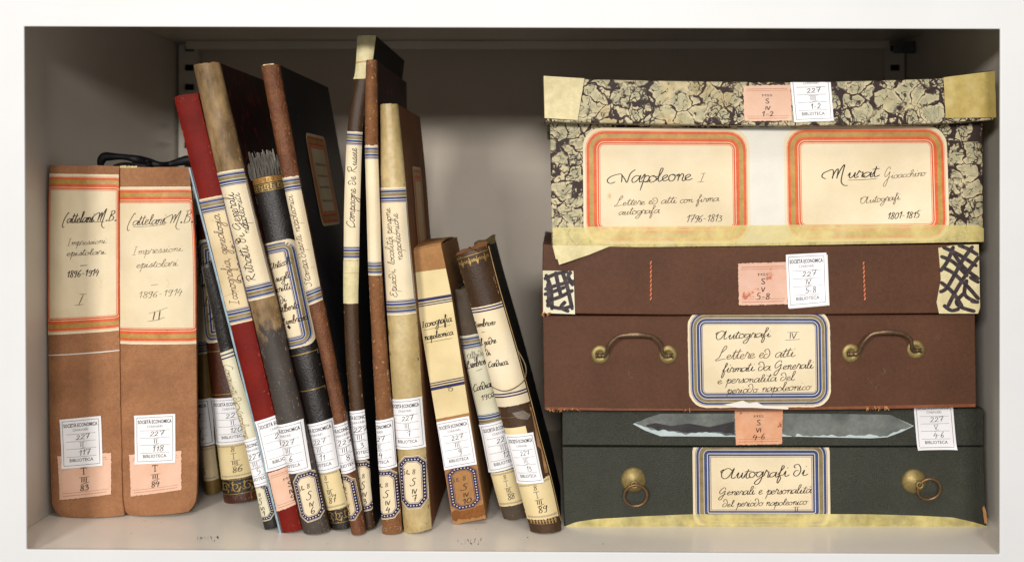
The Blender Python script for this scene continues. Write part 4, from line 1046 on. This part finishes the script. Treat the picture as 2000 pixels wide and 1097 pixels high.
A.grid(lambda i, j: sp.pos(sp.W*(.55+.6*i), 0, 0, y=.02+.05*i)+Vector((0, 0, -.002+(.008+.001*math.sin(i*9))*j)), 8, 2, 'olive_print')
part(A, 'torn_headcap', root, root)

# ---------------------------------------------------------------- the box stack
def solid(F, root, name, mat, depth, nx=48, nz=8, bevel=.0012, parent=None):
    A = Acc()
    def fr(i, j):
        a = F.edge(F.top, i); b = F.edge(F.bot, i); return F.pos(a[0]+(b[0]-a[0])*j, a[1]+(b[1]-a[1])*j)
    A.grid(fr, nx, nz, mat)
    bk = lambda i, j: Vector((fr(i, j).x, F.d+depth, fr(i, j).z))
    A.grid(lambda i, j: fr(i, 0).lerp(bk(i, 0), 1-j), nx, 3, mat); A.grid(lambda i, j: fr(i, 1).lerp(bk(i, 1), j), nx, 3, mat)
    A.grid(lambda i, j: fr(0, j).lerp(bk(0, j), 1-i), 3, nz, mat); A.grid(lambda i, j: fr(1, j).lerp(bk(1, j), i), 3, nz, mat)
    A.grid(lambda i, j: bk(1-i, j), nx, nz, mat)
    o = part(A, name, parent or root, root, merge=True)
    m = o.modifiers.new('bevel', 'BEVEL'); m.width = bevel; m.segments = 3; m.limit_method = 'ANGLE'; m.angle_limit = math.radians(60)
    o.data.polygons.foreach_set('use_smooth', [True]*len(o.data.polygons)); o.data.set_sharp_from_angle(angle=math.radians(30))
    return o
def tiled(s, child, mat, pts, dh=0, st=8):
    u0, u1 = min(p[0] for p in pts), max(p[0] for p in pts); v0, v1 = min(p[1] for p in pts), max(p[1] for p in pts)
    nx, ny = max(1, int((u1-u0)/st)), max(1, int((v1-v0)/st))
    for i in range(nx):
        for j in range(ny):
            c = (u0+(u1-u0)*i/nx, u0+(u1-u0)*(i+1)/nx, v0+(v1-v0)*j/ny, v0+(v1-v0)*(j+1)/ny)
            q = clip_poly([tuple(map(float, p)) for p in pts], c)
            if q: s.put(child, mat, q, dh, px=True)
def patch(F, root, name, pts, mat, h0=.0003):
    """flat cut piece glued on a box front, outline in photo points"""
    s = Sheet(F, root, root, name, 1, 1, quad=[(0, 0), (1, 0), (1, 1), (0, 1)], h0=h0)
    tiled(s, 'base', mat, pts)
    return s
s = Sheet(sp16, root16, root16, 'peeled_leather', 1, 1, quad=[(0, 0), (1, 0), (1, 1), (0, 1)], h0=.00028)
tiled(s, 'base', 'worn_tan', [(1036, 798), (1044, 797), (1056, 850), (1066, 900), (1071, 926), (1064, 926), (1056, 880), (1049, 872), (1044, 840)], 0, 3)
tiled(s, 'base', 'worn_grey', [(1000, 806), (1022, 801), (1036, 812), (1030, 820), (1010, 816)], .00003, 3)
o = s.done(); o['kind'] = 'stuff'
# green box
dg = dep(kd(1027))
kg = D/(D+dg)
root = thing('box', tuple(W3(1512, 1027, dg)*1.0), 'dark green leatherette box with two brass ring pulls at the bottom of the stack', 'box', 'three old archive boxes in a stack')
root.location.z = 0; root['_w'] = tuple(root.location)
Fb = Front([(1098, 872), (1500, 874), (1922, 872)], [(1102, 1028), (1927, 1028)], dg)
Fl = Front([(1098, 797), (1922, 797)], [(1098, 869), (1500, 871), (1922, 870)], dg-.0008)
solid(Fb, root, 'box_body', 'green_box_cloth', .30); solid(Fl, root, 'lid', 'green_box_cloth', .302)
rj = random.Random(4)
def jag_edge(p0, p1, n, amp, sd=1):
    r = random.Random(sd); return [(p0[0]+(p1[0]-p0[0])*i/n, p0[1]+(p1[1]-p0[1])*i/n+(r.uniform(-amp, amp) if 0 < i < n else 0)) for i in range(n+1)]
s = patch(Fl, root, 'worn_patch', [(1236, 827), (1262, 817), (1290, 808.5), (1740, 810.5), (1785, 831), (1760, 843), (1733, 853), (1700, 855), (1560, 852), (1420, 852), (1290, 851), (1260, 840)], 'blue_pale_paper')
up = [(1240, 826), (1265, 815), (1290, 807), (1430, 806.5), (1580, 807), (1738, 809), (1782, 831)]
lo = [(1782, 831), (1765, 838), (1745, 843), (1733, 851), (1716, 852), (1705, 846), (1690, 850), (1650, 849), (1640, 853), (1622, 848), (1600, 851), (1565, 850), (1556, 846), (1553, 852), (1530, 848), (1424, 850), (1405, 846), (1380, 842), (1340, 847), (1312, 842), (1300, 839), (1285, 841), (1262, 834), (1240, 826)]
def fan(s, child, mat, up, lo, dh, n=60, rough=0):
    def ev(pl, u):
        pl = sorted(pl)
        for a, b in zip(pl, pl[1:]):
            if a[0] <= u <= b[0] and b[0] > a[0]: return a[1]+(b[1]-a[1])*(u-a[0])/(b[0]-a[0])
        return pl[-1][1]
    u0 = max(min(p[0] for p in up), min(p[0] for p in lo)); u1 = min(max(p[0] for p in up), max(p[0] for p in lo))
    for i in range(n):
        a = u0+(u1-u0)*i/n; b = u0+(u1-u0)*(i+1)/n
        ja, jb = (rough*mnoise.noise(Vector((x*.09, dh*1e4, 3))) for x in (a, b))
        s.put(child, mat, [(a, ev(up, a)), (b, ev(up, b)), (b, ev(lo, b)+jb), (a, ev(lo, a)+ja)], dh, px=True)
fan(s, 'grey_facing', 'grey_patch', up, lo, .0001, 180, 3.0)
fan(s, 'dark_stain', 'dark_patch', [(1262, 829), (1280, 825), (1310, 831), (1345, 826), (1385, 833), (1434, 822)], [(1262, 831), (1285, 839), (1300, 838), (1340, 844), (1395, 843), (1434, 846)], .00018, 90, 3.0)
s.done()
s = Sheet(Fb, root, root, 'title_label', 268, 174, [(1352, 856), (1620, 856), (1622, 1030), (1354, 1030)], h0=.0003); Fb.clip = (0, 3000, 873, 1025); s.base('paper_cream', 'round', 26, step=8); s.rings([(5, None), (1, 'blue_print'), (1.2, None), (5, 'blue_print'), (1, None), (8, 'olive_print'), (1.2, None), (6, 'blue_print'), (1.5, None), (3.5, 'blue_print'), (1.5, None), (1, 'blue_print')], 32)
s.hand('Autografi ∂i', (1408, 934), (1573, 928), 10.5, 2.2, caps=.95, slant=.2); s.hand('Generali e personalità', (1403, 966), (1583, 962), 7.5, 1.6, 'ink', caps=1.0)
s.hand('∂el perio∂o napoleonico', (1411, 989), (1574, 984), 6.5, 1.4, 'ink'); roman(s, 'II', 1555, 994, 9, 1.4, px=True, slash=False); s.done()
# tape along the foot, see-through over the label
Fb.clip = (-1e4, 1e4, -1e4, 1e4)
s = Sheet(Fb, root, root, 'foot_tape', 1, 1, quad=[(0, 0), (1, 0), (1, 1), (0, 1)], h0=.0006)
fan(s, 'base', 'translucent_tape', [(1102, 1027), (1125, 1018), (1165, 1012), (1250, 1007), (1350, 1003), (1560, 1002), (1700, 1003), (1800, 1006), (1860, 1009), (1900, 1018), (1927, 1026)], [(1102, 1028), (1927, 1028)], 0, 90); s.done()
s = patch(Fb, root, 'torn_corner', [(1918, 990), (1921, 986), (1925, 996), (1928, 1022), (1922, 1020)], 'torn_core', .0008); s.done()
def ring_pull(F, root, u, v, r, ru, rv, rr, flatn=False):
    A = Acc(); c = F.pos(u, v, 0); sc_ = S/(D/(D+F.d)); R0 = r*sc_
    A.lathe([(0.0001, .0058), (R0*.3, .0054), (R0*.62, .004), (R0*.88, .002), (R0, .0004), (R0, 0)], c, (0, -1, 0), 'brass', 36)
    p = part(A, 'backplate', root, root, smooth=True, merge=True)
    e = F.pos(ru, rv, .0065); B = Acc(); rc = rr*sc_
    pts = [e+Vector((rc*math.cos(t), -.0035*math.sin(t*1.0), rc*math.sin(t))) for t in [2*math.pi*i/40 for i in range(40)]]
    B.tube(pts, .00125, 'copper', 10, close=True); part(B, 'ring', root, root, smooth=True)
    K = Acc(); st = Vector((c.x*.45+(e.x)*.55, 0, 0)); 
    a = math.atan2(c.z-e.z, c.x-e.x); q = e+Vector((rc*math.cos(a), -.002, rc*math.sin(a)))
    K.tube([q+Vector((.0028*math.cos(t)*1.0, -.0005, .0028*math.sin(t))) for t in [2*math.pi*i/16 for i in range(16)]], .0009, 'brass', 8, close=True)
    part(K, 'eyelet', root, root, smooth=True)
ring_pull(Fb, root, 1237, 936, 24.5, 1240, 963, 22.5); ring_pull(Fb, root, 1785, 939, 24, 1810, 951, 22)
pink_label(Fl, root, [(1434, 790), (1529, 790), (1527, 866), (1437, 868)], ('S', 'VI', '4-6'), mat='paper_pink_stained', h0=.0008, label='stained orange pink label with torn edge')
s_ = shelf_label(Fl, root, [(1783, 782), (1859, 780), (1868, 877), (1791, 878)], 'V', '4-6', ink='ink_grey', lift=.002)

# brown box
dbd = .048; dl = .045
root = thing('box', (W3(1487, 800, dbd).x, dbd, W3(1487, 802, dbd).z), 'dark brown cloth box with two bronze carrying handles in the middle of the stack', 'box', 'three old archive boxes in a stack')
Fb = Front([(1060, 616), (1300, 617), (1905, 614)], [(1063, 800), (1300, 802), (1700, 798), (1908, 794)], dbd)
Fl = Front([(1060, 476), (1085, 480), (1300, 484), (1500, 482), (1700, 480), (1912, 477)], [(1058, 612), (1300, 615), (1600, 614), (1914, 611)], dl)
solid(Fb, root, 'box_body', 'brown_box_cloth', .30); solid(Fl, root, 'lid', 'brown_box_cloth', .306)
s = Sheet(Fb, root, root, 'worn_lower_edge', 1, 1, quad=[(0, 0), (1, 0), (1, 1), (0, 1)], h0=.0002)
fan(s, 'base', 'brown_box_edge', [(1065, 794), (1200, 797), (1400, 798), (1700, 792), (1905, 788)], [(1065, 799.5), (1200, 801), (1400, 801), (1700, 798), (1905, 794)], 0, 60); s.done()
A = Acc(); rnd = random.Random(8)
for u0, u1, n, v in ((1064, 1130, 24, 800), (1688, 1735, 26, 797), (1330, 1350, 4, 801), (1058, 1075, 10, 613)):
    for i in range(n):
        u = rnd.uniform(u0, u1); p = (Fb if v > 700 else Fl).pos(u, v, .0006); l = rnd.uniform(.0008, .003)
        A.tube([p+Vector((0, 0, rnd.uniform(0, .0025))), p+Vector((rnd.uniform(-l, l), -rnd.uniform(0, .0012), rnd.uniform(-l, l*.4)))], .00035, 'brown_box_edge' if i % 2 else 'torn_core', 4)
o = part(A, 'frayed_cloth', root, root); o['kind'] = 'stuff'
s = Sheet(Fb, root, root, 'title_label', 280, 192, [(1342, 604), (1620, 604), (1623, 794), (1346, 796)], h0=.0003, lift=.0012); s.base('paper_cream', 'round', 34, step=6, jag=.8)
s.rings(sc_bands([(5, None), (1, 'blue_print'), (1.2, None), (5, 'blue_print'), (1, None), (7, 'olive_print'), (1.5, None), (6, 'blue_print'), (1.8, None), (4, 'blue_print'), (1.5, None), (1, 'blue_print')], .82), 36)
s.hand('Autografi', (1398, 663), (1503, 657), 8, 1.8, caps=1.0); roman(s, 'IV', 1548, 655, 12, 1.6, px=True, slash=False); s.pen([(1533, 664), (1548, 663), (1562, 662)], 1.3)
s.hand('Lettere e∂ atti', (1398, 702), (1549, 696), 9.5, 1.7, 'ink_brown', caps=1.15); s.hand('firmati ∂a Generali', (1410, 727), (1586, 718), 8, 1.7, 'ink', caps=1.0)
s.hand('e personalità ∂el', (1401, 749), (1549, 742), 7.5, 1.5, 'ink'); s.hand('perio∂o napoleonico', (1419, 768), (1581, 760), 7.5, 1.5, 'ink_brown'); s.done()
s = patch(Fb, root, 'torn_label_foot', [(1412, 789), (1430, 786), (1450, 781), (1462, 786), (1478, 784), (1490, 791), (1540, 794), (1538, 798), (1470, 795), (1440, 795)], 'paper_offwhite', .0016); s.done()
def handle(F, root, u0, u1, v, vt, rp):
    sc_ = S/(D/(D+F.d)); ends = []
    for u, vv in ((u0, v[0]), (u1, v[1])):
        A = Acc(); c = F.pos(u, vv, 0); R0 = rp*sc_
        A.lathe([(R0*.05, .0004), (R0*.3, .0005), (R0*.42, .0012), (R0*.6, .0017), (R0*.85, .0011), (R0, .0003), (R0, 0)], c, (0, -1, 0), 'brass', 32)
        part(A, 'escutcheon', root, root, smooth=True, merge=True)
        K = Acc(); K.tube([F.pos(u-7, vv+1, .0032), F.pos(u+7, vv+1, .0032)], .0019, 'bronze', 10)
        K.tube([F.pos(u-9, vv+1, .0032), F.pos(u-7, vv+1, .0032)], .0025, 'bronze', 10); K.tube([F.pos(u+7, vv+1, .0032), F.pos(u+9, vv+1, .0032)], .0025, 'bronze', 10)
        part(K, 'hinge_pin', root, root, smooth=True)
    a = u0+10; b = u1-10; va, vb = v[0]-2, v[1]-2; m = (a+b)/2
    P = [F.pos(a-4, va+3, .0035), F.pos(a+2, va-2, .0055), F.pos(a+7, va-20, .0095), F.pos(a+22, (va*.13+vt*.87), .012), F.pos(a+40, vt+1, .0135), F.pos(m, vt, .0137), F.pos(b-40, vt+1, .0135), F.pos(b-22, (vb*.13+vt*.87), .012), F.pos(b-7, vb-20, .0095), F.pos(b-2, vb-2, .0055), F.pos(b+4, vb+3, .0035)]
    B = Acc(); B.tube(catmull3(P, 6), lambda t: .0018+.0006*math.exp(-((t-.5)/.13)**2)+.0009*math.exp(-(min(t, 1-t)/.05)**2), 'bronze', 12)
    part(B, 'handle', root, root, smooth=True)
handle(Fb, root, 1172, 1305, (692, 692), 649, 18); handle(Fb, root, 1662, 1789, (689, 682), 644, 18)
for u0, v0, u1, v1 in ((1271, 510, 1271, 586), (1686, 511, 1689, 586)):
    A = Acc(); n = 60
    for ph in (0, math.pi):
        A.tube([Fl.pos(u0+(u1-u0)*i/n+1.1*math.cos(i*.9+ph), v0+(v1-v0)*i/n, .0007+.0005*math.sin(i*.9+ph)) for i in range(n+1)], .0006, 'red_thread' if ph else 'pink_thread', 5)
    part(A, 'red_cord', root, root, smooth=True)
def marker_patch(F, root, pts, strokes, mat, wrap=None):
    s = Sheet(F, root, root, 'tape_patch', 1, 1, quad=[(0, 0), (1, 0), (1, 1), (0, 1)], h0=.0005)
    tiled(s, 'base', mat, pts)
    for st in strokes:
        F.clip = (min(p[0] for p in pts), max(p[0] for p in pts), min(p[1] for p in pts), max(p[1] for p in pts))
        s.stroke(catmull([tuple(map(float, p)) for p in st], 5), 11, 'marker_ink', True, 'marker_strokes', .2)
    F.clip = (-1e4, 1e4, -1e4, 1e4); s.done()
marker_patch(Fl, root, [(1060, 528), (1120, 529), (1123, 613), (1061, 611)],
    [[(1062, 545), (1085, 535), (1110, 530)], [(1063, 565), (1090, 556), (1122, 548)], [(1066, 588), (1092, 580), (1120, 566)], [(1075, 598), (1098, 602), (1120, 596)],
     [(1066, 535), (1076, 565), (1078, 605)], [(1085, 530), (1090, 555), (1096, 580)], [(1098, 530), (1108, 560), (1118, 605)], [(1116, 530), (1110, 540), (1120, 558)], [(1105, 588), (1096, 600), (1112, 608)], [(1062, 575), (1084, 568), (1104, 560)], [(1070, 552), (1072, 580), (1070, 600)]], 'paper_greenish')
marker_patch(Fl, root, [(1832, 484), (1860, 479), (1911, 477), (1914, 600), (1910, 612), (1834, 612), (1829, 590), (1837, 545)],
    [[(1836, 500), (1862, 512), (1890, 540)], [(1840, 482), (1872, 497), (1908, 520)], [(1870, 478), (1890, 486), (1910, 498)], [(1838, 522), (1860, 532), (1890, 560), (1912, 585)], [(1836, 550), (1860, 570), (1880, 600)],
     [(1900, 480), (1878, 510), (1850, 560), (1834, 570)], [(1912, 500), (1890, 530), (1868, 565), (1850, 600)], [(1862, 480), (1850, 510), (1835, 530)], [(1888, 545), (1884, 575), (1908, 590)], [(1892, 540), (1912, 552)], [(1842, 595), (1858, 606), (1874, 602)], [(1885, 570), (1868, 588), (1878, 600), (1905, 608)], [(1895, 588), (1912, 590)], [(1856, 484), (1880, 520), (1912, 545)]], 'tape_pale')
s = Sheet(Fl, root, root, 'paper_backing', 80, 104, [(1537, 500), (1616, 497), (1620, 596), (1541, 603)], h0=.0005); s.base('paper_offwhite', step=8); s.done()
pink_label(Fl, root, [(1441, 514), (1540, 511), (1538, 594), (1443, 596)], ('S', 'V', '5-8'), mat='paper_pink_spots', label='pale pink label with red brown spots')
shelf_label(Fl, root, [(1534, 497), (1613, 493), (1617, 594), (1539, 601)], 'IV', '5-8')
A = Acc(); F = Fb
for (u, v) in [((1712, 752)), ((1728, 724)), ((1700, 745)), ((1828, 662)), ((1232, 735))]:
    for i in range(4):
        a = F.pos(u+rnd.uniform(-5, 5), v+rnd.uniform(-6, 6), .0002); b = a+Vector((rnd.uniform(-.002, .003), 0, rnd.uniform(-.003, .005)))
        A.tube([a, b], .00014, 'string_grey', 3)
part(A, 'scratch', root, root)

# marbled box with lid
dm = .052; dlid = .033
root = thing('box', (W3(1500, 475, dm).x, dm, W3(1500, 478, dm).z), 'marbled paper box with yellow taped corners, topmost of the stack', 'box', 'three old archive boxes in a stack')
Fb = Front([(1074, 232), (1920, 232)], [(1078, 487), (1200, 484), (1540, 480), (1921, 473)], dm)
Fl = Front([(1063, 151), (1150, 155), (1300, 158), (1540, 161), (1700, 158), (1830, 154), (1860, 150), (1943, 141)], [(1066, 238), (1300, 243), (1540, 246), (1700, 244), (1850, 241), (1941, 234)], dlid)
solid(Fb, root, 'box_body', 'marbled_paper', .29); solid(Fl, root, 'lid', 'marbled_paper', .32)
s = Sheet(Fb, root, root, 'backing_label', 110, 235, [(1440, 249), (1552, 249), (1552, 474), (1440, 476)], h0=.0002); s.base('paper_panel', step=10, jag=1); s.done()
s = Sheet(Fb, root, root, 'title_label', 327, 226, [(1138, 249), (1463, 251), (1466, 476), (1140, 477)], h0=.00035); s.base('paper_cream', 'round', 38, step=8); s.rings(sc_bands(ORANGE, 1.05), 42)
s.hand('Napoleone', (1205, 358), (1348, 352), 12.5, 2.3, caps=.95, slant=.2); s.hand('I', (1362, 356), (1378, 354), 7.5, 1.2)
s.hand('Lettere e∂ atti con firma', (1200, 402), (1402, 393), 6.6, 1.3, 'ink_brown', caps=1.1); s.hand('autografa', (1208, 420), (1286, 416), 6.6, 1.3, 'ink_brown')
s.hand('1796-1813', (1339, 434), (1409, 432), 6.6, 1.5, 'ink'); s.done()
s = Sheet(Fb, root, root, 'title_label', 323, 224, [(1530, 247), (1848, 246), (1855, 470), (1534, 473)], h0=.0005); s.base('paper_cream', 'round', 38, step=8); s.rings(sc_bands(ORANGE, 1.05), 42)
s.hand('Murat', (1620, 350), (1712, 345), 11, 2.4, caps=1.15, slant=.12); s.pen([(1656, 352), (1685, 351), (1712, 349)], 1.6)
s.hand('Gioacchino', (1725, 350), (1806, 343), 6.5, 1.1, 'ink_brown', caps=1.7); s.hand('Autografi', (1680, 398), (1756, 390), 6.6, 1.2, 'ink_brown', caps=1.0)
s.hand('1801-1815', (1732, 428), (1795, 425), 6.4, 1.8, 'ink'); s.done()
s = Sheet(Fb, root, root, 'foot_tape', 1, 1, quad=[(0, 0), (1, 0), (1, 1), (0, 1)], h0=.0009)
fan(s, 'base', 'translucent_tape', [(1080, 444), (1200, 442), (1400, 440), (1700, 438), (1915, 440), (1921, 446)], [(1079, 486), (1200, 483), (1540, 479), (1921, 472)], 0, 90); s.done()
A = Acc(); q = [Fb.pos(1081, 478, .0095), Fb.pos(1192, 479, .0095), Fb.pos(1150, 496, .0105), Fb.pos(1092, 515, .0125)]
A.grid(lambda i, j: (q[0].lerp(q[1], i)).lerp(q[3].lerp(q[2], i), j)+Vector((0, -.001*math.sin(i*6), 0)), 8, 6, 'tape_pale')
q2 = [p+Vector((-.001, .0015, 0)) for p in q]; q2[3] += Vector((-.002, 0, .005))
A.grid(lambda i, j: (q2[0].lerp(q2[1], i)).lerp(q2[3].lerp(q2[2], i), j), 8, 6, 'tape_pale')
part(A, 'loose_tape', root, root, smooth=True, label='loose end of yellow tape hanging below the box')
def corner_tape(F, root, pts, mat, sd, edge_u):
    """tape folded over the corner of the lid"""
    A = Acc(); n = 16
    def P(i, j):
        a = [pts[0][k]+(pts[1][k]-pts[0][k])*i for k in (0, 1)]; b = [pts[3][k]+(pts[2][k]-pts[3][k])*i for k in (0, 1)]
        u = a[0]+(b[0]-a[0])*j; v = a[1]+(b[1]-a[1])*j
        return F.pos(u, v, .0022+.0012*mnoise.noise(Vector((u*.04, v*.05, sd))))
    A.grid(P, n, n, mat); e = 0 if edge_u < 0 else 1
    sx = Vector((-.0006 if e == 0 else .0006, 0, 0))
    A.grid(lambda i, j: P(e, j)+sx*min(1, i*9)+Vector((0, .09*i, 0)), 10, n, mat)
    A.grid(lambda i, j: P(i, 0)+Vector((0, .08*j, .0007)), n, 10, mat)
    o = part(A, 'corner_tape', root, root, smooth=True, merge=True)
    o.data.set_sharp_from_angle(angle=math.radians(40))
corner_tape(Fl, root, [(1062, 149), (1141, 154), (1128, 235), (1064, 231)], 'tape_pale', 1, -1)
corner_tape(Fl, root, [(1841, 152), (1941, 139), (1944, 230), (1845, 231)], 'tape_gold', 5, 1)
s = Sheet(Fl, root, root, 'corner_stain', 20, 80, [(1130, 156), (1158, 157), (1155, 236), (1124, 235)], h0=.0003); s.base('tape_tan', jag=8, step=5, x0=4, x1=16); 
pink_label(Fl, root, [(1451, 168), (1544, 166), (1546, 236), (1454, 237)], ('S', 'IV', '1-2'))
Fl.clip = (-1e4, 1e4, 161, 1e4)
shelf_label(Fl, root, [(1541, 140), (1620, 138), (1628, 236), (1551, 239)], 'III', '1-2', lift=.0003)

for o in bpy.data.objects:
    if '_w' in o: del o['_w']
